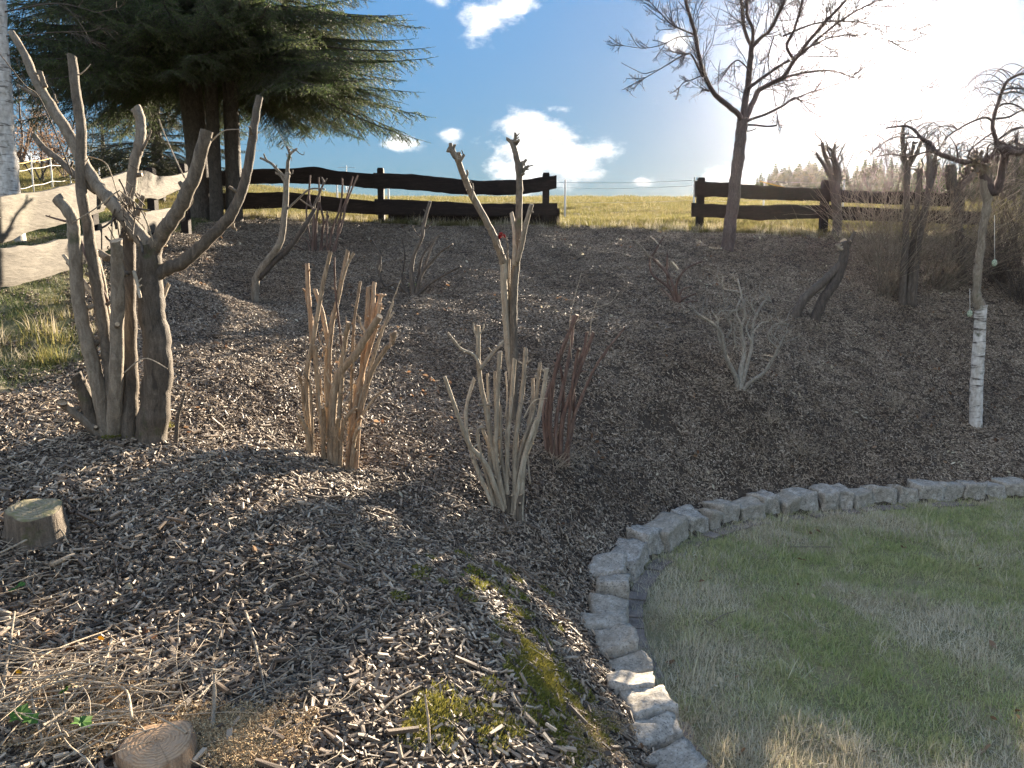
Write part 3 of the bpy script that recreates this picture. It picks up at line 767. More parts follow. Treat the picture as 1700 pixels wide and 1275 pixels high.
plank(bf, [(620, 287), (690, 290), (720, 293), (760, 297), (800, 300), (870, 298), (924, 291)], [(620, 311), (648, 313), (690, 316), (715, 318), (760, 323), (800, 323), (835, 324), (870, 323), (892, 319), (924, 313)], Yb, M['plank_dark'], shift=-.05)
plank(bf, [(300, 322), (405, 320), (480, 319), (560, 328), (630, 335)], [(300, 350), (405, 347), (480, 345), (560, 352), (600, 355), (636, 358)], Yb, M['plank_dark'], shift=.03)
plank(bf, [(622, 330), (680, 332), (720, 334), (760, 336), (800, 338), (860, 338), (925, 337)], [(622, 356), (680, 358), (740, 358), (800, 360), (860, 359), (925, 359)], Yb, M['plank_dark'], shift=-.05)
plank(bf, [(645, 352), (700, 353), (800, 354), (860, 354), (929, 346)], [(645, 374), (700, 375), (800, 376), (870, 376), (929, 374)], Yb, M['plank_dark'], shift=.04)
post(bf, 634, 279, 368, YB, 10, M['plank_dark']); post(bf, 906, 287, 374, YB, 11, M['plank_dark']); post(bf, 312, 280, 362, YB, 11, M['plank_dark'])
rf = empty('plank_fence', at(1160, 380, YB), 'dark stained live-edge plank fence right of the gap, behind the bare fruit tree', 'fence')
plank(rf, [(1153, 301), (1170, 302), (1210, 303), (1250, 307), (1300, 311), (1395, 314)], [(1153, 327), (1210, 327), (1250, 331), (1290, 332), (1340, 333), (1395, 335)], Yb, M['plank_dark'], shift=-.05)
plank(rf, [(1380, 315), (1450, 318), (1520, 318), (1600, 322)], [(1380, 336), (1450, 338), (1520, 341), (1600, 344)], Yb, M['plank_dark'], shift=.03)
plank(rf, [(1148, 337), (1200, 340), (1250, 341), (1300, 340), (1395, 341)], [(1148, 360), (1200, 362), (1260, 366), (1330, 364), (1395, 363)], Yb, M['plank_dark'], shift=-.05)
plank(rf, [(1380, 342), (1450, 345), (1520, 348), (1600, 351), (1640, 352)], [(1380, 365), (1450, 367), (1520, 369), (1600, 373), (1640, 374)], Yb, M['plank_dark'], shift=.03)
for px in (1161, 1366, 1585): post(rf, px, 295 + (px - 1161) * .02, 380 + (px - 1161) * .03, YB, 11, M['plank_dark'])
# pale fence on the left, turning towards the viewer
A0, A1 = Vector((-3.75, 5.5)), Vector((-4.35, 10.2))
def Yl(px):
    a, _ = ray(px, 400); d = A1 - A0
    # a*Y = A0.x + t d.x ; Y = A0.y + t d.y
    t = (a * A0.y - A0.x) / (d.x - a * d.y)
    return A0.y + t * d.y
lf = empty('plank_fence', at(157, 420, Yl(157)), 'pale weathered live-edge plank fence at the left edge of the garden', 'fence')
plank(lf, [(-160, 352), (-60, 335), (0, 326), (47, 320), (70, 318), (94, 311), (125, 304), (150, 301), (172, 299)], [(-160, 430), (-60, 410), (0, 403), (19, 397), (40, 386), (63, 380), (100, 372), (125, 364), (172, 350)], Yl, M['plank_light'], ragged=.005)
plank(lf, [(163, 298), (185, 293), (204, 286), (225, 283), (245, 284), (258, 291), (270, 293), (285, 292), (299, 289), (312, 283)], [(163, 348), (185, 340), (204, 333), (225, 329), (251, 329), (262, 331), (276, 324), (295, 315), (312, 306)], Yl, M['plank_light'], ragged=.005, shift=-.03)
plank(lf, [(-160, 450), (-60, 428), (0, 412), (25, 408), (50, 409), (72, 406), (95, 398), (115, 396), (145, 388), (168, 380)], [(-160, 560), (-60, 500), (0, 476), (29, 472), (72, 461), (115, 448), (168, 425)], Yl, M['plank_light'], ragged=.005)
for px, t_, b_ in [(157, 277, 428), (256, 279, 372), (308, 272, 360)]: post(lf, px, t_, b_, Yl(px) + .09, 15 if px == 157 else 12, M['plank_dark'], thick=.1)
plank(lf, [(165, 372), (200, 362), (240, 352), (275, 346), (306, 342)], [(165, 420), (200, 405), (240, 390), (275, 376), (306, 366)], Yl, M['plank_light'], ragged=.005, shift=-.03)

# ------------------------------------------------------------------ pruned shrubs traced stem by stem
def stem_pts(tr, Y0, dy, off, s, rad):
    ox, oy = off; P = []
    n = len(tr)
    for i, q in enumerate(tr):
        px, py = ox + q[0] / s, oy + q[1] / s
        P.append(at(px, py, Y0 + dy * (i / (n - 1)) ** 1.2))
    return P
def wander_(p, d, L_):
    P = [Vector(p)]
    for k in range(4): d = (d + Vector((rnd.gauss(0, .2), rnd.gauss(0, .2), rnd.gauss(0, .1)))).normalized(); P.append(P[-1] + d * L_ / 4)
    return P
def shrub(base_px, name, label, mat, stems, off=(0, 0), s=1.0, group=None, cat='pruned shrub', stub=0, spurs=0, spur_len=.12, fork=None, Y=None, sides=7):
    b = hit(*base_px) if Y is None else at(base_px[0], base_px[1], Y)
    e = empty(name, b, label, cat, group)
    Y0 = b.y
    for st in stems:
        tr, r0, r1 = st[0], st[1], st[2]; dy = st[3] if len(st) > 3 else rnd.uniform(-.16, .16); m_ = st[4] if len(st) > 4 else mat
        y0 = Y0 + (st[5] if len(st) > 5 else 0)
        P = stem_pts(tr, y0, dy, off, s, None)
        if len(st) <= 6 or not st[6]:
            # root the stem in the ground
            g = h(P[0].x, P[0].y)
            P[0].z = min(P[0].z, g - .03) if P[0].z < g + .25 else P[0].z
        rr = [(r0 + (r1 - r0) * i / (len(P) - 1)) / F * y0 for i in range(len(P))]
        mb = MB(); PP = tube(mb, P, rr, max(sides, 9), 7, knob=.045, slant=rnd.uniform(-.6, .6), wob=.09)
        L = len(PP)
        for k in range(0 if r0 < 2.2 else rnd.randrange(1, 4)):
            i = rnd.randrange(L // 4, L - 1); d = Vector((rnd.uniform(-1, 1), rnd.uniform(-1, 1), rnd.uniform(0, .9))).normalized(); q_r = rr[-1] * .42
            tube(mb, [PP[i], PP[i] + d * (rr[0] + .012), PP[i] + d * (rr[0] + rnd.uniform(.015, .04))], [q_r * 1.3, q_r], 6, 1, wob=0)
        for k in range(spurs):
            i = rnd.randrange(L // 3, L - 1); d = Vector((rnd.uniform(-1, 1), rnd.uniform(-1, 1), rnd.uniform(.2, 1.2))).normalized()
            l = rnd.uniform(.3, 1) * spur_len; rq = rr[-1] * .45
            e2 = Vector((rnd.uniform(-1, 1), rnd.uniform(-1, 1), rnd.uniform(-.6, 1))) * l * .35; tube(mb, [PP[i], PP[i] + d * l * .45, PP[i] + d * l * .7 + e2, PP[i] + d * l + e2 * .4 + Vector((0, 0, l * .2))], [rq, rq * .5], 5, 3, cap=True)
        mb.build('stem', [M[m_], M['cut']], e)
    return e, b
# 1 - the large cut-back tree on the left
C5 = lambda L: [(x / 2.7725, 300 + y / 2.7725) for x, y in L]
bt, bb = shrub((205, 730), 'pruned_tree', 'large cut-back multi-stemmed grey-brown tree in the left foreground', 'bark_grey', [
    ([(94, 328), (119, 361), (124, 408), (133, 516), (155, 607), (173, 697), (178, 738)][::-1], 13, 8.5, -.10),
    ([(119, 93), (126, 151), (135, 220), (135, 314), (148, 390), (159, 462), (173, 552), (184, 625), (190, 735)][::-1], 11, 7, .05),
    ([(193, 399), (195, 450), (195, 516), (193, 625), (189, 704), (188, 738)][::-1], 13, 9, -.18),
    ([(222, 352), (214, 397), (213, 516), (216, 625), (214, 735)][::-1], 14, 10.5, .15, 'bark_rough'),
    ([(249, 410), (249, 455), (252, 516), (263, 588), (258, 661), (250, 742)][::-1], 26, 18, 0.0, 'bark_rough'),
    ([(252, 420), (232, 392), (188, 339), (151, 292), (116, 226), (78, 166), (56, 125), (38, 85), (19, 53)], 13.5, 5, .18, 'bark_grey', 0, 1),
    ([(250, 420), (267, 392), (298, 345), (326, 282), (343, 217)], 13, 9.5, -.12, 'bark_grey', 0, 1),
    ([(254, 460), (275, 447), (307, 433), (350, 393), (384, 356), (405, 307), (417, 245), (424, 195), (431, 160)], 12, 5.5, .12, 'bark_rough', 0, 1),
    ([(216, 400), (213, 348), (223, 273), (232, 235), (234, 205), (227, 179)], 9, 7.5, .1, 'bark_grey', .1, 1),
    ([(160, 318), (126, 292), (100, 267), (72, 245), (57, 226)], 6, 4.5, .1, 'bark_rough', .05, 1),
    ([(160, 694), (140, 655), (126, 622)], 13, 9, -.05, 'bark_rough', 0),
    ([(176, 735), (160, 715), (110, 675), (104, 668)], 8, 7, -.1, 'bark_rough', 0),
    ([(235, 250), (243, 235), (251, 216)], 3, 1.5, 0, 'bark_grey', .08, 1),
    ([(76, 160), (60, 158), (28, 141)], 3, 2, 0, 'bark_grey', .1, 1),
    ([(75, 145), (70, 130), (67, 118)], 4, 3.4, 0, 'bark_grey', .1, 1),
    ([(95, 170), (92, 165), (90, 155)], 2, 1, 0, 'bark_grey', .1, 1),
    ([(228, 358), (238, 325)], 4, 3.4, 0, 'bark_rough', 0, 1),
    ([(120, 370), (100, 365), (76, 358)], 2.2, 1.2, 0, 'bark_red', 0, 1),
    ([(175, 520), (140, 470), (106, 424)], 3.6, 3.2, .1, 'bark_pale', .1, 1),
    ([(178, 500), (150, 440), (132, 396)], 3.4, 3.0, .15, 'bark_red', .12, 1),
    ([(190, 540), (150, 480), (112, 436)], 3, 3, .2, 'bark_grey', .15, 1),
    ([(182, 540), (172, 470), (160, 425)], 4, 4, .15, 'bark_pale', .15, 1),
    ([(183, 560), (165, 490), (150, 455)], 3, 3, .15, 'bark_red', .2, 1),
    ([(180, 430), (170, 423), (161, 418)], 6, 6, .1, 'bark_grey', .1, 1),
    ([(290, 735), (294, 700), (300, 675), (308, 650)], 4, 1.5, -.1, 'bark_dark', 0, 0),
    ([(252, 540), (268, 500), (280, 472)], 4, 3, .1, 'bark_pale', .05, 1),
    ([(222, 450), (228, 470), (233, 495)], 3, 2.5, -.05, 'bark_pale', -.1, 1),
    ([(255, 440), (262, 410), (273, 365)], 6, 4, .12, 'bark_orange', .12, 1),
    ([(258, 410), (235, 350), (205, 322), (195, 318), (160, 345), (120, 370)], 1.3, .9, -.15, 'twig_pale', -.05, 1),
    ([(306, 295), (285, 250), (270, 215), (264, 198)], 1, .8, 0, 'twig_pale', .1, 1),
    ([(240, 410), (205, 350), (185, 290), (172, 268), (140, 258)], 1, .7, 0, 'twig_pale', .1, 1),
    ([(305, 290), (320, 330), (310, 350)], 1, .7, 0, 'twig_pale', .1, 1),
    ([(205, 620), (240, 595), (278, 612)], 1.2, .8, 0, 'twig_pale', -.15, 1),
    ([(350, 235), (372, 217), (400, 215)], 1.3, .6, 0, 'twig_pale', -.1, 1),
    ([(386, 370), (388, 378), (393, 382)], 3, 1.5, 0, 'bark_grey', .1, 1),
    ([(130, 125), (140, 118), (151, 106)], 1, .6, 0, 'twig_pale', .05, 1),
    ([(120, 290), (70, 170), (40, 140), (0, 90)], 1.2, .7, -.3, 'bark_dark', -.1, 1),
], sides=12)
# ragged bundle of dead stalks caught in the fork
mb = MB()
for i in range(70):
    px, py = rnd.gauss(208, 14), rnd.gauss(352, 26); Yd = bb.y + rnd.uniform(-.1, .1)
    a = rnd.gauss(1.35, .5); L_ = rnd.uniform(10, 32)
    tube(mb, [at(px, py, Yd), at(px + math.cos(a) * L_ * .5 + rnd.gauss(0, 2), py + math.sin(a) * L_ * .5, Yd + .02), at(px + math.cos(a) * L_, py + math.sin(a) * L_, Yd + rnd.uniform(-.05, .05))], rnd.uniform(.0015, .006), 4, 2, cap=False)
mb.build('dead_stalk', [M['bark_dark'], M['cut']], bt)
c6 = dict(off=(400, 400), s=3.189)
b4, p4 = shrub((545, 768), 'pruned_shrub', 'orange-brown cut shrub with shredded bark, centre left', 'bark_tan', [
    ([(372, 1090), (345, 760), (385, 500), (440, 200), (475, 55)], 14 / 3.189, 10 / 3.189),
    ([(380, 620), (370, 440), (355, 250), (350, 120)], 4, 3.6, .05, 'bark_orange', 0, 1), ([(380, 440), (355, 330), (345, 262)], 3, 3, .05, 'bark_orange', .05, 1),
    ([(480, 1000), (465, 700), (480, 450), (515, 300), (565, 50)], 5.5, 3.2), ([(535, 210), (560, 130), (597, 62)], 3, 2.4, 0, 'bark_tan', 0, 1),
    ([(440, 1050), (410, 820), (385, 560), (345, 760)][:3], 4, 3), ([(465, 560), (430, 380), (392, 256)], 4, 3.4, .1, 'bark_tan', .05, 1),
    ([(470, 1100), (500, 760), (600, 610), (680, 480), (735, 398)], 7.5, 5.5, -.15), ([(540, 600), (515, 400), (500, 250), (495, 85)], 2, 1.4, .1, 'bark_red'),
    ([(500, 1080), (540, 620), (572, 430)], 4, 4), ([(560, 440), (557, 400)], 1.5, 1, 0, 'bark_orange', 0, 1), ([(580, 1000), (590, 650), (600, 420), (633, 215)], 2.6, 2.3, .1),
    ([(600, 1080), (640, 700), (665, 450), (675, 240)], 4.4, 3.6, .05, 'bark_orange'), ([(600, 1100), (650, 620), (690, 400), (706, 218)], 4.6, 3.6, .1, 'bark_orange'),
    ([(660, 620), (700, 450), (742, 280)], 4, 3.2, .05, 'bark_orange', .05, 1), ([(700, 480), (725, 400), (738, 330)], 3, 3, 0, 'bark_orange', 0, 1),
    ([(560, 1120), (640, 870), (690, 700), (760, 580), (800, 540), (818, 480)], 4.8, 2.8, -.1), ([(790, 560), (795, 520), (795, 485)], 2.5, 2, 0, 'bark_orange', -.1, 1),
    ([(620, 900), (690, 650), (745, 480), (770, 420), (805, 320)], 3.6, 2, .0, 'bark_pale'), ([(750, 460), (780, 420), (808, 378)], 2, 1.6, 0, 'bark_pale', 0, 1), ([(760, 440), (810, 300), (845, 205)], 1.4, .8, 0, 'bark_pale', 0, 1),
    ([(560, 1180), (600, 900), (640, 700), (720, 440)], 5, 4, 0, 'bark_orange'), ([(580, 1000), (700, 840), (755, 790)], 2.6, 1.6, -.1),
    ([(660, 480), (640, 450), (625, 402)], 2.6, 2, 0, 'bark_tan', 0, 1), ([(360, 1090), (345, 1000), (298, 915)], 5, 3, -.15), ([(330, 900), (320, 760), (285, 690)], 2, 1.2, -.1), ([(350, 940), (330, 820), (310, 690)], 2.2, 1.2, -.1),
    ([(375, 1000), (370, 800), (330, 700)], 2.6, 1.8), ([(440, 950), (425, 850), (422, 730)], 2.6, 2), ([(410, 900), (405, 700), (392, 550)], 3.6, 2.4), ([(510, 1000), (520, 850), (560, 800)], 2, 1.2, -.1, 'bark_pale'),
    ([(430, 1100), (440, 950), (430, 880)], 4, 3, -.15), ([(575, 1110), (600, 1050), (628, 990)], 3.6, 3, -.15), ([(555, 1150), (590, 1000), (640, 930)], 3.4, 2.6, -.12, 'bark_orange'), ([(520, 1100), (540, 980), (610, 880)], 4, 3, -.1), ([(470, 1120), (460, 980), (455, 850)], 4, 3.4, .1),
    ([(490, 1140), (500, 1020), (515, 930)], 3, 2, -.18), ([(600, 1120), (585, 940), (600, 760)], 5, 4, .1, 'bark_tan'), ([(620, 1000), (640, 800), (655, 560)], 4, 3, .15, 'bark_orange'), ([(455, 880), (450, 700), (455, 560)], 4, 3, .1),
], group='cut-back shrubs on the bank', **c6)
mb = MB()
for i in range(150):
    px, py = 400 + rnd.gauss(490, 95) / 3.189, 400 + rnd.uniform(520, 1120) / 3.189; Yd = p4.y + rnd.uniform(-.16, .12); L_ = rnd.uniform(.05, .2); c = at(px, py, Yd)
    d = Vector((rnd.gauss(0, .35) + (px - 553) * .006, rnd.gauss(0, .3), 1)).normalized(); P = wander_(c, d, L_); w = rnd.uniform(.002, .005); s_ = Vector((1, rnd.uniform(-.6, .6), 0)) * w
    vs = []
    for k, q in enumerate(P): vs += [q - s_ * (1 - k * .2), q + s_ * (1 - k * .2)]
    mb.add(vs, [(2 * k, 2 * k + 1, 2 * k + 3, 2 * k + 2) for k in range(len(P) - 1)], 0, rnd.random())
mb.build('loose_bark', [M['bark_tan'], M['cut']], b4)['kind'] = 'stuff'
c7 = dict(off=(650, 200), s=1.8225)
b6, p6 = shrub((848, 700), 'pruned_shrub', 'tallest cut shrub with two knobbly-topped arms reaching above the fence', 'bark_grey', [
    ([(372, 910), (362, 780), (352, 700), (345, 600), (340, 500), (340, 420)], 5, 6, 0, 'bark_pale'), ([(338, 430), (325, 390), (300, 330), (240, 220), (215, 160), (198, 115)], 6.5, 4.5, -.25, 'bark_grey', 0, 1), ([(200, 122), (188, 95), (167, 90)], 4, 3, 0, 'bark_grey', -.25, 1),
    ([(195, 115), (182, 95), (178, 70)], 4, 3, 0, 'bark_grey', -.25, 1), ([(205, 120), (205, 108), (200, 97)], 4, 3, 0, 'bark_grey', -.25, 1), ([(205, 125), (215, 112), (219, 102)], 3, 2, 0, 'bark_grey', -.25, 1), ([(225, 175), (230, 160), (228, 150)], 2, 1.6, 0, 'bark_grey', -.25, 1), ([(190, 105), (188, 90), (190, 72)], 3, 2, 0, 'bark_grey', -.25, 1),
    ([(366, 910), (368, 720), (367, 600), (372, 480), (380, 400), (386, 250), (386, 170), (378, 110), (368, 75), (362, 60)], 8, 4, .1), ([(366, 72), (358, 62), (348, 55)], 3.4, 2.6, 0, 'bark_grey', .1, 1), ([(370, 70), (374, 55), (375, 38)], 3.4, 2.2, 0, 'bark_grey', .1, 1), ([(372, 75), (382, 65), (386, 57)], 3, 2, 0, 'bark_grey', .1, 1),
    ([(385, 180), (400, 150), (415, 138)], 4, 2, 0, 'bark_grey', .1, 1), ([(385, 170), (396, 135), (408, 118)], 3.4, 2, 0, 'bark_grey', .1, 1), ([(395, 155), (393, 135), (394, 128)], 3, 2, 0, 'bark_grey', .1, 1),
    ([(378, 430), (392, 380), (405, 320), (424, 253)], 5, 3.6, -.1, 'bark_grey', 0, 1), ([(372, 440), (372, 340), (362, 278)], 4, 3.2, .1, 'bark_pale', 0, 1), ([(374, 700), (355, 600), (352, 500), (355, 420)], 4, 3.5, .1, 'bark_pale'),
    ([(350, 480), (352, 400), (347, 350)], 1.3, .8, 0, 'bark_grey', 0, 1), ([(242, 240), (246, 210), (245, 190)], 1.5, 1.2, 0, 'bark_grey', -.2, 1), ([(335, 400), (320, 370), (322, 345)], 1.2, .7, 0, 'bark_grey', -.1, 1), ([(340, 410), (355, 380), (348, 365), (335, 350)], 1.2, .7, 0, 'bark_grey', -.1, 1),
], group='cut-back shrubs on the bank', sides=9, **c7)
mb = MB()
for dx, dy_ in [(0, 0), (4, 3), (-3, 4)]:
    c = at(832 + dx, 389 + dy_, p6.y - .05)
    for k in range(5):
        a = k * 1.26
        box(mb, c + Vector((math.cos(a), 0, math.sin(a))) * .008, .014, .014, .014, Matrix.Rotation(a, 3, 'Y'))
mb.build('berry', M['berry'], b6)
b5, p5 = shrub((848, 858), 'pruned_shrub', 'pale straw-coloured cut shrub low in the middle of the bank', 'bark_pale', [
    ([(345, 1160), (290, 1050), (235, 980), (200, 890), (160, 775)], 5, 2.8, -.25), ([(350, 1160), (315, 1050), (290, 900), (265, 760), (262, 620)], 5, 3.6, -.1), ([(262, 660), (250, 635), (248, 612)], 2, 1.2, 0, 'bark_pale', -.1, 1), ([(262, 650), (275, 635), (280, 615)], 2, 1.2, 0, 'bark_pale', -.1, 1),
    ([(355, 1170), (318, 1040), (318, 900), (328, 700)], 4.4, 3.6, -.1), ([(350, 1190), (345, 1100), (330, 1000), (330, 860)], 4, 3), ([(375, 1110), (375, 980), (395, 830), (406, 688)], 5, 3.6, .1), ([(392, 1200), (398, 1050), (440, 920), (470, 750)], 4, 3.6, .05), ([(360, 1150), (385, 1020), (430, 880), (449, 732)], 4, 3, .1),
    ([(352, 1150), (350, 1000), (362, 850), (372, 722)], 4, 3.6, .1), ([(270, 750), (250, 710), (210, 690), (170, 642)], 3, 1.8, -.05, 'bark_pale', -.1, 1), ([(265, 755), (300, 710), (338, 668)], 3.6, 2.8, .1, 'bark_pale', -.1, 1), ([(330, 1120), (300, 1050), (295, 900), (290, 765)], 3.6, 2.4), ([(315, 1100), (240, 1000), (225, 880), (250, 780)], 4, 3, .1),
    ([(318, 900), (315, 860), (312, 758)], 3, 2.6, .1, 'bark_pale', .05, 1), ([(390, 1150), (405, 1000), (425, 860), (427, 780)], 4, 3, .15), ([(370, 1160), (395, 1040), (440, 900)], 4, 3, .0), ([(320, 1070), (260, 960), (285, 930)], 3.4, 2.6, 0), ([(350, 1180), (330, 1090), (300, 1000), (270, 920)], 4, 3, .1),
    ([(345, 900), (350, 840), (345, 760)], 2, 1.4, .1, 'bark_pale', .1, 1), ([(385, 1210), (385, 1170), (390, 1130)], 8, 5, 0, 'bark_rough'), ([(345, 1195), (352, 1160), (350, 1130)], 7, 4.5, 0, 'bark_rough'), ([(400, 900), (430, 850), (470, 840)], 1.5, .8, -.05, 'twig_pale', 0, 1), ([(360, 1080), (345, 980), (350, 880)], 1.6, 1, .05), ([(420, 1100), (410, 990), (412, 900)], 1.8, 1, .1),
], group='cut-back shrubs on the bank', **c7)
shrub((928, 765), 'pruned_shrub', 'dark reddish thin-stemmed shrub behind the pale straw-coloured one', 'bark_red', [
    ([(490, 1020), (480, 900), (500, 740), (562, 588)], 4, 3), ([(500, 1030), (500, 900), (540, 700), (550, 590)], 4, 2.4), ([(510, 1030), (520, 900), (560, 780), (612, 640)], 4, 3), ([(520, 1010), (545, 920), (600, 780), (640, 710), (705, 628)], 3.4, 1.4, -.1), ([(480, 1010), (470, 880), (510, 720), (540, 640)], 3.6, 2.4), ([(535, 1000), (540, 880), (560, 720), (570, 690)], 3.4, 2.2),
    ([(520, 1020), (552, 900), (550, 780), (580, 700), (592, 640)], 3.6, 2.4), ([(470, 980), (460, 880), (480, 790)], 3, 2), ([(545, 720), (540, 600), (575, 460)], .8, .5, 0, 'twig_pale', 0, 1), ([(560, 600), (600, 570), (660, 552), (690, 515)], .8, .5, 0, 'twig_pale', 0, 1), ([(600, 700), (605, 600), (625, 540)], .8, .5, 0, 'twig_pale', 0, 1),
    ([(500, 1010), (520, 820), (500, 700)], 3, 2), ([(640, 720), (655, 690), (650, 680)], 1.2, .8, 0, 'bark_red', -.1, 1),
], group='cut-back shrubs on the bank', **c7)
shrub((425, 503), 'pruned_shrub', 'slender forked shrub leaning right before the dark fence, left of centre', 'bark_grey', [
    ([(423, 506), (424, 480), (428, 456), (450, 425), (466, 400), (472, 360), (476, 300), (478, 285)], 7, 4.2, 0), ([(477, 292), (478, 270), (481, 256), (476, 243)], 3.4, 1.8, 0, 'bark_grey', 0, 1), ([(481, 256), (488, 250), (493, 247)], 2.4, 1.6, 0, 'bark_grey', 0, 1), ([(490, 248), (498, 255), (504, 257), (505, 252)], .9, .5, 0, 'bark_grey', 0, 1),
    ([(475, 295), (462, 284), (450, 271), (432, 262)], 2.8, 1.8, 0, 'bark_grey', 0, 1), ([(443, 266), (440, 261), (438, 255)], 1.6, 1.2, 0, 'bark_grey', 0, 1), ([(473, 303), (466, 292), (457, 287)], 2.2, 1.6, 0, 'bark_grey', 0, 1), ([(430, 462), (455, 435), (480, 412), (500, 385), (515, 360), (523, 346)], 5.4, 3, .15, 'bark_dark', 0, 1),
    ([(520, 355), (522, 340), (530, 322), (537, 303), (534, 295)], 2.2, 1.4, .1, 'bark_dark', .15, 1), ([(520, 345), (508, 338), (495, 328)], 1.6, .9, 0, 'bark_grey', .1, 1), ([(477, 347), (490, 335), (508, 318), (520, 313), (540, 314)], 1.8, 1.1, 0, 'bark_grey', .0, 1), ([(478, 290), (485, 288), (486, 282)], 1.2, .8, 0, 'bark_grey', 0, 1),
    ([(535, 310), (541, 300), (543, 296)], 1.2, .8, 0, 'bark_dark', .2, 1), ([(475, 255), (484, 262), (484, 268)], .8, .4, 0, 'bark_grey', 0, 1),
], group='cut-back shrubs on the bank', sides=8)
shrub((527, 418), 'pruned_shrub', 'dark low clump of upright whips before the left fence rails', 'bark_red', [
    ([(519, 418), (521, 370), (520, 350), (513, 330), (515, 291)], 2.6, 1.4), ([(524, 418), (525, 370), (530, 330), (529, 294)], 2.4, 1.3), ([(542, 415), (543, 380), (543, 350)], 1.8, 1.2), ([(545, 412), (552, 380), (563, 350), (568, 320), (568, 296)], 2, 1.4), ([(555, 400), (565, 360), (575, 330), (586, 293)], 2, 1.2), ([(550, 405), (568, 370), (576, 335), (594, 291)], 2.2, 1.2),
    ([(535, 415), (535, 380), (545, 360), (541, 356)], 1.6, 1), ([(515, 415), (510, 400), (500, 395)], 1.6, 1), ([(530, 415), (537, 370), (530, 335), (530, 320)], 2, 1.2), ([(520, 418), (509, 360), (511, 325)], 1.6, 1), ([(515, 412), (490, 408), (485, 412)], 1.4, .8), ([(525, 416), (545, 405), (560, 410)], 1.6, .8),
], group='cut-back shrubs on the bank')
shrub((687, 490), 'pruned_shrub', 'dark spreading bare shrub in the shade below the left fence post', 'bark_dark', [
    ([(686, 494), (683, 450), (688, 420), (700, 395), (704, 370), (714, 334)], 4, 2.6), ([(702, 380), (710, 376), (718, 368)], 2, 1.2, 0, 'bark_dark', 0, 1), ([(690, 490), (700, 455), (720, 430), (735, 415), (752, 405)], 3.4, 1.6), ([(688, 492), (715, 470), (745, 452), (765, 442)], 3.4, 1.4), ([(686, 455), (720, 400), (740, 384)], 2.6, 1.4), ([(680, 490), (660, 470), (640, 475), (628, 450), (630, 420), (618, 400)], 2.6, 1.4),
    ([(628, 455), (632, 430), (636, 415)], 1.8, 1), ([(682, 490), (668, 465), (672, 425), (667, 395)], 2, 1), ([(690, 480), (700, 430), (720, 400)], 2.4, 1.2), ([(700, 395), (690, 385), (684, 375)], 1.4, .8, 0, 'bark_dark', 0, 1), ([(684, 490), (650, 480), (636, 470)], 2.2, 1),
], group='cut-back shrubs on the bank')
c8 = dict(off=(1000, 380), s=2.4286)
shrub((1125, 504), 'pruned_shrub', 'small bare shrub with a few bright peeled cuts below the fence gap', 'bark_red', [
    ([(300, 305), (270, 240), (200, 180), (190, 110)], 2.4, 1.5), ([(190, 115), (165, 80), (125, 42)], 1.6, 1, 0, 'bark_pale', 0, 1), ([(300, 300), (275, 200), (200, 115)], 2.6, 2.2, .1), ([(200, 110), (230, 60), (250, 30)], 2, 1, 0, 'bark_red', 0, 1), ([(235, 70), (210, 45), (192, 30)], 1.4, 1, 0, 'bark_pale', 0, 1), ([(310, 300), (265, 220), (262, 100)], 2.4, 1.4), ([(310, 300), (300, 220), (340, 160), (405, 130)], 2.4, 1.2),
    ([(305, 165), (290, 145), (275, 132)], 2, 1.8, 0, 'bark_pale', .05, 1), ([(300, 300), (330, 280), (380, 260)], 1.6, 1), ([(310, 305), (345, 295), (385, 290)], 1.6, 1), ([(300, 305), (270, 270), (240, 240)], 2, 1.2), ([(305, 300), (320, 250), (360, 230)], 1.6, .9),
], group='cut-back shrubs on the bank', **c8)
cz = [([(545, 655), (540, 600), (500, 520), (480, 420), (440, 380), (380, 340)], 4.76, 1.35), ([(552, 655), (560, 560), (572, 500), (560, 400), (575, 340), (545, 200)], 4.76, 1.50), ([(555, 655), (580, 560), (600, 480), (605, 400), (620, 350), (655, 290), (682, 292)], 3.74, 1.35), ([(560, 660), (600, 615), (650, 580), (690, 520), (720, 460), (735, 430)], 3.74, 1.50),
      ([(705, 480), (670, 440), (680, 400), (710, 382), (752, 385)], 1.77, 1.20, 0, 'bark_lichen', 0, 1), ([(510, 530), (470, 440), (465, 370), (440, 330)], 2.31, 1.20, 0, 'bark_lichen', 0, 1), ([(500, 440), (520, 400), (505, 350), (560, 320), (575, 300)], 2.04, 1.12, 0, 'bark_lichen', 0, 1), ([(565, 400), (540, 330), (560, 260), (490, 240), (485, 190)], 1.77, 0.90, 0, 'bark_lichen', 0, 1),
      ([(470, 380), (440, 375), (400, 360), (375, 335)], 1.36, 0.90, 0, 'bark_lichen', 0, 1), ([(540, 480), (530, 420), (545, 380), (525, 365)], 1.90, 1.05, 0, 'bark_lichen', 0, 1), ([(605, 420), (640, 380), (670, 375)], 1.50, 0.90, 0, 'bark_lichen', 0, 1), ([(620, 350), (600, 300), (620, 270)], 1.36, 0.75, 0, 'bark_lichen', 0, 1), ([(465, 350), (480, 330), (520, 330), (560, 320)], 1.36, 0.75, 0, 'bark_lichen', 0, 1), ([(655, 300), (660, 280), (675, 285)], 1.22, 0.75, 0, 'bark_lichen', 0, 1),
      ([(490, 300), (485, 240), (460, 185)], 1.02, 0.68, 0, 'bark_lichen', 0, 1), ([(600, 450), (580, 400), (595, 360)], 1.63, 0.90, 0, 'bark_lichen', 0, 1), ([(690, 440), (710, 400), (745, 420)], 1.22, 0.75, 0, 'bark_lichen', 0, 1)]
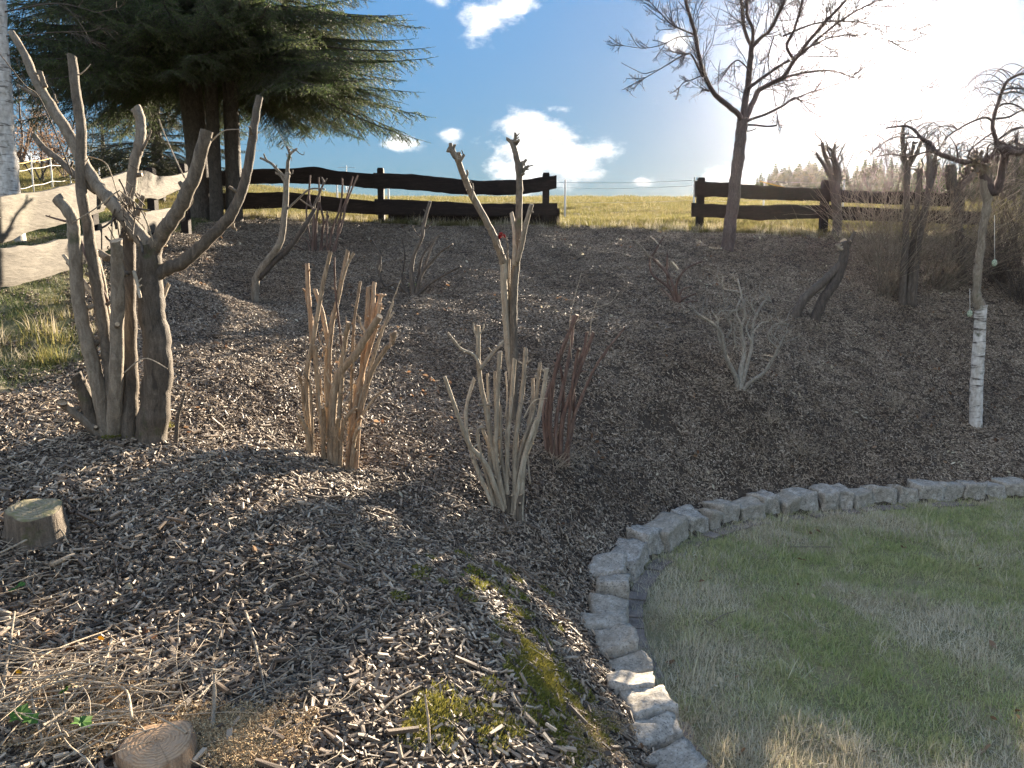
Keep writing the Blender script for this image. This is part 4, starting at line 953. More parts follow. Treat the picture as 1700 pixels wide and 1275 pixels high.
shrub((1227, 646), 'contorted_shrub', 'pale contorted shrub with twisted knobbly branches on the right part of the bank', 'bark_lichen', cz, spurs=10, spur_len=.20, **c8)
shrub((1340, 530), 'leaning_stump', 'thick forked pruned trunk leaning right, upslope of the contorted shrub', 'bark_dark', [
    ([(1319, 512), (1335, 497), (1370, 465), (1395, 438), (1402, 405)], 8, 6), ([(1352, 536), (1365, 500), (1390, 462), (1402, 420), (1400, 400)], 9, 6, .1), ([(1398, 415), (1392, 410), (1394, 405)], 3, 2, 0, 'bark_pale', 0, 1), ([(1402, 420), (1412, 400), (1420, 385)], 4, 2.6, 0, 'bark_dark', .1, 1)], sides=9, cat='pruned tree')
c4 = dict(off=(1250, 100), s=3.642)
shrub((1388, 392), 'pollard_tree', 'bushy-headed pollarded stump before the right fence, spiky cut ends against the sky', 'bark_dark', [
    ([(505, 1075), (500, 900), (480, 750), (455, 620), (430, 560), (418, 495)], 6.73, 2.45, 0), ([(515, 1075), (515, 850), (500, 700), (490, 600), (470, 540), (395, 512)], 6.12, 1.22, .1), ([(500, 800), (520, 680), (490, 570), (498, 505)], 4.90, 1.84, -.1), ([(470, 700), (420, 620), (380, 560)], 3.67, 1.84, 0, 'bark_dark', 0, 1), ([(500, 620), (480, 560), (520, 520)], 2.45, 1.22, 0, 'bark_dark', 0, 1), ([(510, 640), (520, 580), (558, 502)], 1.84, 0.86, 0, 'bark_dark', 0, 1),
    ([(440, 600), (440, 540), (452, 512)], 1.84, 1.22, 0, 'bark_dark', 0, 1), ([(490, 640), (460, 560), (440, 530)], 1.84, 1.22, 0, 'bark_dark', 0, 1), ([(455, 640), (400, 600), (395, 570)], 1.84, 1.22, 0, 'bark_dark', 0, 1), ([(500, 650), (540, 600), (530, 570)], 1.84, 0.98, 0, 'bark_dark', 0, 1), ([(520, 750), (570, 640), (610, 560)], 0.92, 0.42, 0, 'bark_dark', 0, 1)], spurs=4, spur_len=.22, sides=9, cat='pruned tree', **c4)
shrub((1512, 508), 'pollard_tree', 'tall multi-trunked pollard in the glare with sawn upright limbs', 'bark_dark', [
    ([(900, 1480), (915, 1200), (930, 900), (925, 650), (905, 500), (908, 392)], 6.24, 2.74, 0), ([(925, 700), (915, 580), (930, 505)], 3.12, 2.50, 0, 'bark_dark', 0, 1), ([(935, 720), (950, 620), (975, 492)], 3.74, 2.74, 0, 'bark_dark', 0, 1), ([(945, 640), (990, 560), (1028, 465)], 3.74, 2.50, 0, 'bark_dark', 0, 1), ([(960, 1450), (1000, 1100), (1060, 800), (1065, 620), (1055, 515)], 6.86, 3.12, .2),
    ([(1075, 700), (1090, 620), (1120, 540)], 3.74, 2.50, .1, 'bark_dark', .15, 1), ([(930, 1480), (970, 1100), (1000, 800), (1010, 660)], 5.62, 3.74, .3), ([(1070, 760), (1100, 660), (1090, 600)], 4.37, 3.12, .1, 'bark_dark', .2, 1), ([(925, 650), (900, 600), (890, 560)], 1.87, 1.25, 0, 'bark_dark', 0, 1)], spurs=5, spur_len=.25, sides=9, cat='pruned tree', **c4)
shrub((1590, 470), 'pollard_tree', 'thick knobbly pollard just left of the white-barked birch', 'bark_dark', [
    ([(1270, 1340), (1250, 1100), (1220, 850), (1200, 720), (1195, 630)], 7.48, 6.12, 0), ([(1225, 860), (1260, 760), (1330, 690), (1350, 620)], 6.12, 6.12, 0, 'bark_dark', 0, 1), ([(1230, 900), (1180, 760), (1170, 680)], 4.08, 2.72, 0, 'bark_dark', 0, 1), ([(1340, 640), (1380, 620), (1370, 605)], 6.12, 4.76, 0, 'bark_dark', 0, 1), ([(1310, 700), (1300, 640), (1330, 610)], 4.08, 4.08, 0, 'bark_dark', 0, 1)], spurs=6, spur_len=.2, sides=9, cat='pruned tree', Y=None, **c4)
# ------------------------------------------------------------------ bare trees
def wander(p, d, L_, n, curl, up=0.0):
    P = [Vector(p)]; d = Vector(d).normalized()
    for i in range(n):
        d = (d + Vector((rnd.gauss(0, curl), rnd.gauss(0, curl), rnd.gauss(0, curl) + up))).normalized()
        P.append(P[-1] + d * L_ / n)
    return P
def grow(mb, p, d, L_, r, lvl, curl=.22, up=.05, kids=4, ang=.8, shrink=.55, sides=4):
    n = 5 if lvl > 0 else 3
    P = wander(p, d, L_, n, curl, up)
    tube(mb, P, [r, r * .45], sides if r > .004 else 3, 1 if lvl < 2 else 2, wob=0, cap=False)
    if lvl == 0: return
    for k in range(kids):
        t = rnd.uniform(.15, 1); i = min(int(t * n), n - 1); q = P[i].lerp(P[i + 1], t * n - i) if i < n else P[-1]
        dd = (P[i + 1] - P[i]).normalized()
        ax = dd.cross(Vector((rnd.gauss(0, 1), rnd.gauss(0, 1), rnd.gauss(0, 1)))).normalized()
        nd = Matrix.Rotation(rnd.uniform(.4, 1.2) * ang, 3, ax) @ dd
        grow(mb, q, nd, L_ * shrink * rnd.uniform(.5, 1.25) * (1.1 - .5 * t), r * .55, lvl - 1, curl, up, kids, ang, shrink, sides)
fb = hit(1208, 416)
ft = empty('fruit_tree', fb, 'bare wide-branching fruit tree with a straight trunk in front of the right fence', 'tree')
YF = fb.y
def fl(L, r0, r1, dy=0.0, yoff=0.0, name='limb', sides=8, twigs=9, tl=.62, lvl=2, up=.06):
    P = [at(px, py, YF + yoff + dy * (i / (len(L) - 1))) for i, (px, py) in enumerate(L)]
    if name == 'trunk': P[0].z -= .15
    mb = MB(); rr = [(r0 + (r1 - r0) * i / (len(P) - 1)) / F * YF * (.9 if name == 'trunk' else .66) for i in range(len(P))]
    PP = tube(mb, P, rr, sides, 5, wob=.10, knob=.05)
    o = mb.build(name, [M['bark_fruit'], M['cut']], ft)
    if twigs:
        tb = MB(); n = len(PP)
        for k in range(twigs):
            i = rnd.randrange(int(n * .25), n - 1); d = (PP[i + 1] - PP[i]).normalized()
            ax = d.cross(Vector((rnd.gauss(0, 1), rnd.gauss(0, 1.0), rnd.gauss(0, 1)))).normalized()
            nd = Matrix.Rotation(rnd.uniform(.5, 1.2), 3, ax) @ d
            grow(tb, PP[i], nd, tl * rnd.uniform(.45, 1.35), .0068, lvl, .11, up, 6, 1.2, .44)
        # leading shoots from the end of the limb
        for k in range(3): grow(tb, PP[-1], (PP[-1] - PP[-3]).normalized() + Vector((rnd.gauss(0, .3), rnd.gauss(0, .3), rnd.gauss(0, .3))), tl, .0075, lvl, .10, up, 6, 1.2, .44)
        t = tb.build('twigs', [M['bark_fruit'], M['cut']], ft)
        t.parent = o; t.matrix_parent_inverse = Matrix.Identity(4); t.location = (0, 0, 0)
        t['kind'] = 'stuff'
    return PP
M['bark_fruit'] = bark('bark_fruit_tree', (.05, .037, .032), (.10, .075, .066), (.17, .132, .115), 16, .3, bump=.8)
fl([(1208, 418), (1211, 385), (1216, 346), (1221, 300), (1226, 262), (1230, 225), (1233, 196)], 11.5, 9.5, name='trunk', sides=12, twigs=0)
fl([(1231, 205), (1226, 190), (1208, 175), (1188, 158), (1176, 138), (1167, 117), (1161, 95), (1154, 56), (1146, 28), (1138, 0), (1128, -60), (1118, -110)], 7, 3, -.5, twigs=34)
fl([(1234, 205), (1236, 178), (1242, 142), (1245, 108), (1248, 76)], 9, 6.5, .1, twigs=7)
fl([(1248, 80), (1238, 56), (1233, 30), (1231, 0), (1226, -70), (1215, -130)], 5, 3, .2, .1, twigs=30)
fl([(1248, 80), (1250, 50), (1240, 20), (1246, -40), (1255, -120)], 4.6, 2.5, -.4, .1, twigs=30)
fl([(1247, 80), (1262, 64), (1279, 49), (1292, 25), (1302, 0), (1325, -60)], 5, 3, -.3, .1, twigs=30)
fl([(1234, 208), (1242, 190), (1252, 165), (1260, 150), (1278, 140), (1300, 128), (1316, 104), (1335, 78), (1365, 42), (1400, 5), (1430, -30)], 7.5, 3, .5, twigs=36)
fl([(1240, 148), (1265, 130), (1290, 112), (1310, 100)], 4.4, 3, .2, twigs=9)
fl([(1318, 100), (1306, 76), (1318, 50), (1330, 10), (1334, -30)], 4, 2.4, -.1, .35, twigs=26)
fl([(1320, 98), (1342, 80), (1375, 50), (1415, 22), (1455, 2), (1500, -15)], 3.4, 1.8, .3, .3, twigs=30)
fl([(1290, 136), (1320, 124), (1355, 118), (1385, 118), (1410, 127)], 3.2, 1.6, -.2, .25, twigs=13, tl=.5)
fl([(1238, 203), (1250, 197), (1275, 188), (1300, 175), (1318, 163), (1328, 166)], 3.4, 2.6, -.3, twigs=6, tl=.5)
fl([(1312, 168), (1340, 155), (1370, 146), (1405, 133), (1420, 124)], 2, .9, -.1, -.1, twigs=7, tl=.3)
fl([(1238, 207), (1258, 208), (1275, 210), (1289, 208)], 2.4, 2, -.1, twigs=0)
fl([(1236, 218), (1246, 217), (1256, 213)], 1.6, 1, -.1, twigs=0)
fl([(1167, 128), (1158, 110), (1150, 94), (1143, 89), (1128, 95), (1112, 105), (1090, 118), (1070, 130)], 3, 1, -.3, -.2, twigs=14, tl=.34)
fl([(1090, 116), (1070, 122), (1052, 115), (1031, 104)], 1.1, .6, -.1, -.5, twigs=0)
fl([(1165, 125), (1150, 132), (1135, 137), (1127, 147)], 1.6, .9, 0, -.2, twigs=5, tl=.15)
fl([(1177, 152), (1168, 149), (1163, 154)], 2, 1.4, 0, -.1, twigs=0)
fl([(1152, 57), (1130, 48), (1112, 38), (1095, 20), (1078, 2)], 2.2, 1, -.2, -.3, twigs=14, tl=.4)
fl([(1153, 60), (1125, 62), (1100, 74), (1070, 80), (1036, 76)], 1.4, .7, .2, -.3, twigs=8, tl=.26)
fl([(1300, 60), (1350, 40), (1400, 35), (1460, 42), (1510, 50)], 2.6, 1, .5, .3, twigs=26, tl=.5)
fl([(1330, 85), (1380, 62), (1430, 58), (1480, 68)], 2.4, 1, .2, .2, twigs=24, tl=.5)
fl([(1340, 94), (1400, 95), (1450, 105), (1490, 125), (1515, 143), (1538, 144)], 1.3, .6, .1, .2, twigs=6, tl=.2)
fl([(1245, 120), (1236, 108), (1225, 100), (1213, 107)], 2, 1.6, .1, twigs=4, tl=.3)
fl([(1285, 60), (1275, 100), (1282, 140), (1290, 190)], 1.8, .8, .3, .1, twigs=8, tl=.3)

# weeping birch on the right
wb = hit(1622, 708)
wt_ = empty('weeping_birch', wb, 'weeping birch with peeling white lower trunk and arching bare branches at the right edge', 'tree')
mb = MB(); Yw = wb.y
P = [at(x, y, Yw) for x, y in [(1622, 712), (1620, 690), (1621, 640), (1624, 590), (1627, 540), (1629, 506)]]; P[0].z -= .15
tube(mb, P, [10 / F * Yw, 10 / F * Yw, 10 / F * Yw, 9.6 / F * Yw, 9 / F * Yw, 9.4 / F * Yw], 12, 6, wob=.04, knob=.05)
mb.build('trunk', [M['birch'], M['birch']], wt_)
mb = MB(); P = [at(x, y, Yw) for x, y in [(1629, 512), (1622, 490), (1624, 450), (1627, 420), (1632, 380), (1638, 330), (1634, 290), (1624, 270), (1618, 262)]]
tube(mb, P, [9 / F * Yw, 7 / F * Yw, 6 / F * Yw, 5.5 / F * Yw, 6 / F * Yw, 7 / F * Yw, 8 / F * Yw, 9 / F * Yw, 6 / F * Yw], 10, 5, wob=.2, knob=.15)
for k in range(14):
    d = Vector((rnd.gauss(0, 1), rnd.gauss(0, 1), rnd.gauss(.4, .6))).normalized(); tube(mb, [P[-2], P[-2] + d * .07, P[-2] + d * .13], [.02, .012], 6, 2)
mb.build('upper_trunk', [M['bark_grey'], M['cut']], wt_)
def wbr(L, r0, r1, dy, yo=0.0, droop=8, dl=.7):
    mb = MB(); P = [at(px, py, Yw + yo + dy * i / (len(L) - 1)) for i, (px, py) in enumerate(L)]
    PP = tube(mb, P, [r0 / F * Yw, r1 / F * Yw], 7, 5, wob=.05, cap=False)
    for k in range(droop):
        i = rnd.randrange(len(PP) // 4, len(PP)); a = rnd.uniform(0, 6.28); L_ = dl * rnd.uniform(.3, 1.1)
        d = Vector((math.cos(a) * .7, math.sin(a) * .7, .55)); Q = [PP[i]]
        for s_ in range(7):
            Q.append(Q[-1] + d.normalized() * L_ / 7); d.z -= .28; d += Vector((rnd.gauss(0, .08), rnd.gauss(0, .08), 0))
        tube(mb, Q, [.0045, .0018], 4, 2, wob=0, cap=False)
        for m_ in range(3):
            j = rnd.randrange(2, 7); tube(mb, wander(Q[j], Vector((rnd.gauss(0, .5), rnd.gauss(0, .5), -.6)), L_ * .4, 4, .15), [.0028, .0012], 3, 1, wob=0, cap=False)
    return mb.build('branch', [M['bark_fruit'], M['cut']], wt_)
wbr([(1624, 272), (1643, 262), (1652, 250), (1654, 235), (1648, 212), (1651, 190), (1657, 172), (1662, 155), (1670, 138), (1682, 128), (1702, 123), (1730, 135), (1745, 165)], 4.2, 1.6, -.3, droop=16)
wbr([(1652, 236), (1665, 226), (1682, 215), (1702, 213), (1725, 225)], 2.4, 1, .3, -.1, 8)
wbr([(1650, 203), (1640, 196), (1630, 196), (1612, 203), (1590, 215), (1572, 228), (1565, 243)], 2.2, .9, -.2, -.1, 10, .5)
wbr([(1662, 150), (1680, 146), (1702, 148)], 2, 1, .2, -.2, 4); wbr([(1660, 157), (1682, 152), (1702, 157)], 1.8, 1, .3, -.2, 4); wbr([(1654, 180), (1668, 172), (1688, 175), (1710, 190)], 1.8, .9, -.3, -.1, 5, .5)
wbr([(1655, 197), (1675, 194), (1695, 184), (1715, 180)], 2, 1, .2, -.1, 5); wbr([(1648, 220), (1628, 234), (1612, 248), (1605, 262)], 1.4, .8, 0, -.1, 4, .4)
wbr([(1614, 272), (1596, 268), (1572, 260), (1553, 252), (1546, 240), (1530, 230), (1520, 218), (1508, 210), (1490, 210), (1470, 213)], 5, 1.3, .5, 0, 20, .8)
wbr([(1548, 238), (1532, 230), (1515, 228), (1500, 230)], 2, 1.2, -.2, .3, 8, .7); wbr([(1500, 228), (1485, 228), (1462, 240), (1445, 258)], 1.4, .7, -.2, .3, 8, .5)
wbr([(1560, 258), (1540, 252), (1510, 260), (1480, 256), (1455, 260)], 2, 1, .3, .2, 8, .6)
wbr([(1632, 290), (1650, 320), (1660, 300), (1672, 250), (1690, 250), (1705, 250)], 7, 5, -.2, 0, 8, .6)
wbr([(1590, 262), (1588, 245), (1585, 240)], 1.6, 1, 0, .1, 6, .6)
wbr([(1660, 249), (1672, 247), (1680, 252), (1694, 254), (1706, 244)], 5, 4.5, -.1, -.2, 12, .5)
for k in range(3): wbr([(1640 + k * 16, 270), (1640 + k * 18, 245 - k * 4), (1650 + k * 20, 240), (1668 + k * 22, 262)], 1.6, .8, rnd.uniform(-.4, .4), -.1, 9, .7)
# hanging bird feeders
for (px, y0, y1, lab) in [(1610, 479, 519, 'small greenish fat ball hanging on a string left of the white birch trunk'), (1651, 357, 435, 'fat ball feeder on a long string right of the birch, higher up')]:
    c = at(px, y1, Yw - .1); f_ = empty('bird_feeder', c, lab, 'bird feeder')
    mb = MB(); tube(mb, [c + Vector((0, 0, .02)), at(px, y0, Yw - .1)], [.0025, .0025], 5, 1, wob=0); mb.build('string', [M['white_plastic'], M['cut']], f_)
    mb = MB(); tube(mb, [c + Vector((0, 0, .028)), c + Vector((0, 0, .01)), c - Vector((0, 0, .02)), c - Vector((0, 0, .042))], [.004, .022, .026, .012], 10, 4, wob=.02, knob=.05, mi=0, capmi=0); mb.build('fat_ball', [M['fat']], f_)

# tangled whips in front of the right fence
def whips(px, py, label, n, spread, hgt, lean, mat='bark_grey', r=.005):
    b = hit(px, py); e = empty('bare_shrub', b, label, 'shrub', 'bare twiggy shrubs on the right')
    for s_ in range(6):
        mb = MB()
        for i in range(n // 6):
            a = rnd.uniform(0, 6.28); p = b + Vector((math.cos(a) * rnd.uniform(0, .18), math.sin(a) * rnd.uniform(0, .18), -.05))
            d = Vector((lean + rnd.gauss(0, spread), rnd.gauss(0, spread), 1)).normalized()
            P = wander(p, d, hgt * rnd.uniform(.55, 1.15), 6, .10, -.03)
            tube(mb, P, [r * rnd.uniform(.7, 1.3), .0022], 4, 2, wob=0, cap=False)
            for k in range(4):
                j = rnd.randrange(2, 6); tube(mb, wander(P[j], (P[j + 1 if j < 6 else j] - P[j - 1]).normalized() + Vector((rnd.gauss(0, .5), rnd.gauss(0, .5), rnd.gauss(0, .3))), hgt * .28, 4, .12), [.0035, .0016], 3, 1, wob=0, cap=False)
        mb.build('branches', [M[mat], M['cut']], e)
whips(1470, 490, 'bare tangled shrub of thin whips around the tall pollard', 72, .5, 2.0, .25)
whips(1555, 480, 'dense twiggy shrub leaning right behind the birch', 84, .5, 2.1, .45)
whips(1650, 470, 'bare twiggy bush at the right edge behind the birch trunk', 72, .45, 2.0, .3, 'bark_dark')
whips(1700, 505, 'dark thin-stemmed bush cut by the right edge of the picture', 96, .5, 2.2, .2, 'bark_dark')
whips(1440, 440, 'low twiggy shrub close to the spiky pollarded stump', 48, .55, 1.5, .35)
whips(1600, 430, 'bush of backlit whips below the right fence end', 66, .5, 1.8, .5)
# dry wispy plants on the slope
for px, py, lab in [(1330, 752, 'tuft of dry wispy stalks low on the bank right of centre'), (1480, 670, 'tuft of dry pale stalks left of the birch foot'), (925, 772, 'dry pale stalks at the foot of the reddish shrub'), (1275, 700, 'sparse dry stalks below the contorted shrub')]:
    b = hit(px, py); mb = MB()
    for i in range(46):
        a = rnd.uniform(0, 6.28); tube(mb, wander(b + Vector((rnd.gauss(0, .07), rnd.gauss(0, .07), -.01)), (math.cos(a) * .9, math.sin(a) * .9, .9), rnd.uniform(.1, .26), 4, .25, -.12), [.0022, .001], 3, 1, wob=0, cap=False)
    o = mb.build('dry_plant', [M['twig_pale'], M['cut']]); tag(o, lab, 'dead plant')

# ------------------------------------------------------------------ conifers
def bough_mesh(L_, seed, needle='needle', dens=1.0):
    rr = random.Random(seed); mb = MB(); mbn = MB()
    P = [Vector((0, 0, 0))]; d = Vector((1, 0, .05)); n = 10
    for i in range(n):
        d.z += -.07 if i < 6 else .05; d.y += rr.gauss(0, .05)
        P.append(P[-1] + d.normalized() * L_ / n)
    tube(mb, P, [.022 * L_ / 2.4, .004], 6, 1, wob=0, cap=False, r=.3)
    def twig(p, d, l, hang):
        n_ = 4; Q = [p.copy()]; d = d.copy()
        for i in range(n_):
            d.z -= hang * (.5 if i < 3 else -.3); d += Vector((rr.gauss(0, .06), rr.gauss(0, .06), rr.gauss(0, .04))); Q.append(Q[-1] + d.normalized() * l / n_)
        tube(mb, Q, [.004, .0016], 3, 1, wob=0, cap=False, r=.4)
        m_ = int(l / .014 * dens)
        tone = rr.random() * .6
        for i in range(m_):
            t = i / m_ * n_; k = min(int(t), n_ - 1); q = Q[k].lerp(Q[k + 1], t - k); dd = (Q[k + 1] - Q[k]).normalized()
            a = rr.uniform(0, 6.28); u = dd.orthogonal().normalized(); w = dd.cross(u)
            nd = (dd * .75 + (u * math.cos(a) + w * math.sin(a))).normalized(); nl = rr.uniform(.020, .036)
            s_ = nd.cross(dd).normalized() * .0045
            mbn.add([q - s_, q + s_, q + nd * nl], [(0, 1, 2)], 0, tone + rr.random() * .4)
        return Q
    step = .06
    t = .08 * L_
    while t < L_:
        i = min(int(t / L_ * n), n - 1); q = P[i].lerp(P[i + 1], t / L_ * n - i); dd = (P[i + 1] - P[i]).normalized()
        for sgn in (-1, 1):
            if rr.random() < .12: continue
            l = (.18 + .62 * math.sin(math.pi * min(1, t / L_ * .9 + .12))) * .62 * rr.uniform(.6, 1.15) * (L_ / 2.4)
            sd = Vector((-dd.y, dd.x, 0)).normalized() * sgn
            Q = twig(q, dd * .7 + sd * .9 + Vector((0, 0, rr.uniform(-.6, .1))), l, rr.uniform(.08, .5))
            for k in range(1, 4):
                for s2 in (-1, 1):
                    if rr.random() < .25 or l < .14: continue
                    d2 = (Q[k + 1] - Q[k]).normalized(); sd2 = Vector((-d2.y, d2.x, 0)) * s2
                    twig(Q[k], d2 * .8 + sd2 * .8 + Vector((0, 0, -.15)), l * .38 * rr.uniform(.6, 1.2), .12)
        t += step * rr.uniform(.7, 1.3)
    twig(P[-1], d, .2, 0)
    b = len(mb.v); mb.v += mbn.v; mb.f += [tuple(b + i for i in f) for f in mbn.f]; mb.mi += [1] * len(mbn.f); mb.r += mbn.r
    return mb.mesh('bough', [M['bark_spruce'], M[needle]])
def conifer(loc, label, trunks, zlo, ztop, Rmax, nb, meshes, L0, group=None, name='spruce_tree', expo=.9, bias=1.45):
    e = empty(name, loc, label, 'tree', group)
    for (dx, dy, r, hgt, lean) in trunks:
        mb = MB(); p = Vector(loc) + Vector((dx, dy, -.25))
        tube(mb, [p, p + Vector((lean * .1, 0, .5)), p + Vector((lean * .4, 0, hgt * .35)), p + Vector((lean * .7, 0, hgt * .7)), p + Vector((lean * .8, 0, hgt))], [r * 1.25, r, r * .85, r * .5, r * .08], 12, 5, knob=.05, wob=.06)
        mb.build('trunk', [M['bark_spruce'], M['cut']], e)
    for i in range(nb):
        t = (i + rnd.random()) / nb; t = t ** bias
        z = zlo + (ztop - zlo) * t; (dx, dy, r, hgt, lean) = trunks[rnd.randrange(len(trunks))]
        Lr = Rmax * (1 - t) ** expo * rnd.uniform(.72, 1.08) + .25
        me = meshes[rnd.randrange(len(meshes))]; o = bpy.data.objects.new('bough', me); COL.objects.link(o); o.parent = e
        o.location = (dx + lean * .4, dy, z - loc[2]); s_ = Lr / L0
        o.rotation_euler = (rnd.uniform(-.25, .25), rnd.uniform(-.24, .10) + (-.35 * t), i * 2.39996 + rnd.uniform(-.3, .3)); o.scale = (s_, s_ * rnd.uniform(.9, 1.25), s_)
    return e
bm = [bough_mesh(3.0, 100 + i) for i in range(6)]
ps = hit(352, 366)
conifer((ps.x, ps.y, ps.z), 'big dark spruce group with three trunks and drooping boughs at upper left', [(-.16, .1, .185, 8.6, -.35), (.12, -.1, .105, 8, .03), (.34, .05, .13, 8.8, .12)], 5.25, 11.2, 3.0, 400, bm, 3.0, name='spruce_tree', expo=.8, bias=2.3)
bm2 = [bough_mesh(2.0, 200 + i, 'needle_yellow') for i in range(3)]
q = at(262, 300, 21)
conifer((q.x, q.y, h(q.x, q.y)), 'smaller conifer with yellowish drooping boughs behind the pale fence', [(0, 0, .16, 6.2, .1)], 4.6, 9.5, 2.6, 110, bm2, 2.0, name='spruce_tree')
q = at(172, 300, 26)
conifer((q.x, q.y, h(q.x, q.y)), 'low bushy conifer left of the smaller conifer behind the pale fence', [(0, 0, .10, 2.7, .1)], 4.6, 7.0, 2.0, 60, bm2, 2.0, name='spruce_tree')
# birch trunks on the far left
bq = at(12, 330, 8.0); bz = h(bq.x, bq.y)
be = empty('birch_tree', (bq.x, bq.y, bz), 'white birch trunk at the left edge behind the pale fence', 'tree')
def bp(L, r, m_='birch', nm='trunk'):
    mb = MB(); P = [at(x, y, 8.0) for x, y in L]; P[0].z = min(P[0].z, bz - .1); tube(mb, P, [a / F * 8 for a in r], 12, 5, wob=.06, knob=.05); return mb.build(nm, [M['birch'], M['birch']], be)
bp([(14, 335), (13, 290), (8, 240), (6, 180), (2, 120), (-2, 60), (-4, 0), (-8, -100), (-12, -260)], [20, 17, 15, 14, 14, 12, 12, 10, 5])
bp([(16, 335), (12, 290), (5, 250), (-6, 225), (-14, 200), (-26, 120), (-40, 0), (-60, -160)], [14, 10, 8, 8, 8, 7, 6, 3])
for (x0, y0, x1, y1, l) in [(10, 120, 60, 170, 1), (8, 60, 140, 40, 1), (6, 20, 200, 18, 1), (0, 150, -60, 120, 1), (8, 90, 90, 110, 1)]:
    tb = MB(); grow(tb, at(x0, y0, 8), at(x1, y1, 7.8) - at(x0, y0, 8), (at(x1, y1, 7.8) - at(x0, y0, 8)).length, .008, 2, .12, -.06, 5, .8, .5); tb.build('branch', [M['bark_dark'], M['cut']], be)

# far spruce wood on the right skyline, each crown its own tree
def far_spruce_mesh(seed, Ht):
    rr = random.Random(seed); mb = MB(); Rm = Ht * rr.uniform(.22, .30)
    z = Ht * .06
    while z < Ht * .985:
        t = z / Ht; rad = Rm * (1 - t) ** .85 + .06; n = 13
        off = rr.uniform(0, 6.28)
        for k in range(n):
            a = off + k * 6.283 / n + rr.gauss(0, .12); l = rad * rr.uniform(.65, 1.2); w = .10 + l * .26; dr = l * rr.uniform(.1, .42)
            d = Vector((math.cos(a), math.sin(a), 0)); s_ = Vector((-d.y, d.x, 0)); c = Vector((0, 0, z))
            m_ = c + d * l * .55 + Vector((0, 0, -dr * .35)); e_ = c + d * l + Vector((0, 0, -dr * .55 + l * .12))
            mb.add([c, m_ - s_ * w, m_ + s_ * w, e_, m_ + Vector((0, 0, -w * 1.3))], [(0, 1, 2), (1, 3, 2), (0, 1, 4), (1, 3, 4), (2, 0, 4), (3, 2, 4)], 0, rr.random())
        z += Ht * .026 * rr.uniform(.8, 1.2)
    mb.add([(-.08, 0, Ht * .93), (.08, 0, Ht * .93), (0, 0, Ht)], [(0, 1, 2)], 0, .5)
    cr = mb.mesh('crown', [M['needle']], smooth=False)
    mt = MB(); tube(mt, [Vector((0, 0, -.5)), Vector((0, 0, Ht * .5)), Vector((0, 0, Ht * .97))], [Ht * .014, Ht * .01, .02], 6, 1, wob=0)
    return cr, mt.mesh('trunk', [M['bark_spruce'], M['cut']])
fs_ = [(far_spruce_mesh(400 + i, 13.0)) for i in range(5)]
sky_l = [(1255, 293), (1266, 285), (1279, 287), (1290, 272), (1302, 276), (1311, 270), (1325, 268), (1343, 262), (1356, 268), (1372, 270), (1392, 268), (1408, 276), (1424, 270), (1436, 262), (1452, 258), (1466, 276), (1480, 262), (1496, 268), (1510, 272), (1526, 260), (1544, 255), (1560, 268), (1578, 272),
         (1596, 262), (1612, 268), (1630, 262), (1645, 248), (1662, 252), (1680, 258), (1698, 250), (1722, 246), (1750, 250), (1780, 246)]
for i, (px, ty) in enumerate(sky_l):
    for row in range(2):
        Yd = 62 + row * 6 + rnd.uniform(-2, 2); p = at(px + row * 10 + rnd.uniform(-3, 3), ty + row * 5 + rnd.uniform(-2, 3), Yd); gz = h(p.x, p.y)
        cr, tr = fs_[rnd.randrange(5)]; e = empty('spruce_tree', (p.x, p.y, gz), 'dark spruce in the row of the wood on the right skyline beyond the pasture', 'tree', 'spruces of the skyline wood')
        k = (p.z - gz) / 13.0
        for nm, me in (('crown', cr), ('trunk', tr)):
            o = bpy.data.objects.new(nm, me); COL.objects.link(o); o.parent = e; o.scale = (k * rnd.uniform(1, 1.3), k * rnd.uniform(1, 1.3), k); o.rotation_euler = (0, 0, rnd.uniform(0, 6.28))
# nearer bushy pine on the far right
q = at(1680, 330, 30); 
conifer((q.x, q.y, h(q.x, q.y)), 'bushy green pine behind the right end of the fence', [(0, 0, .14, 3.0, 0)], h(q.x, q.y) + .5, 7.0, 2.4, 90, bm2, 2.0, name='pine_tree')

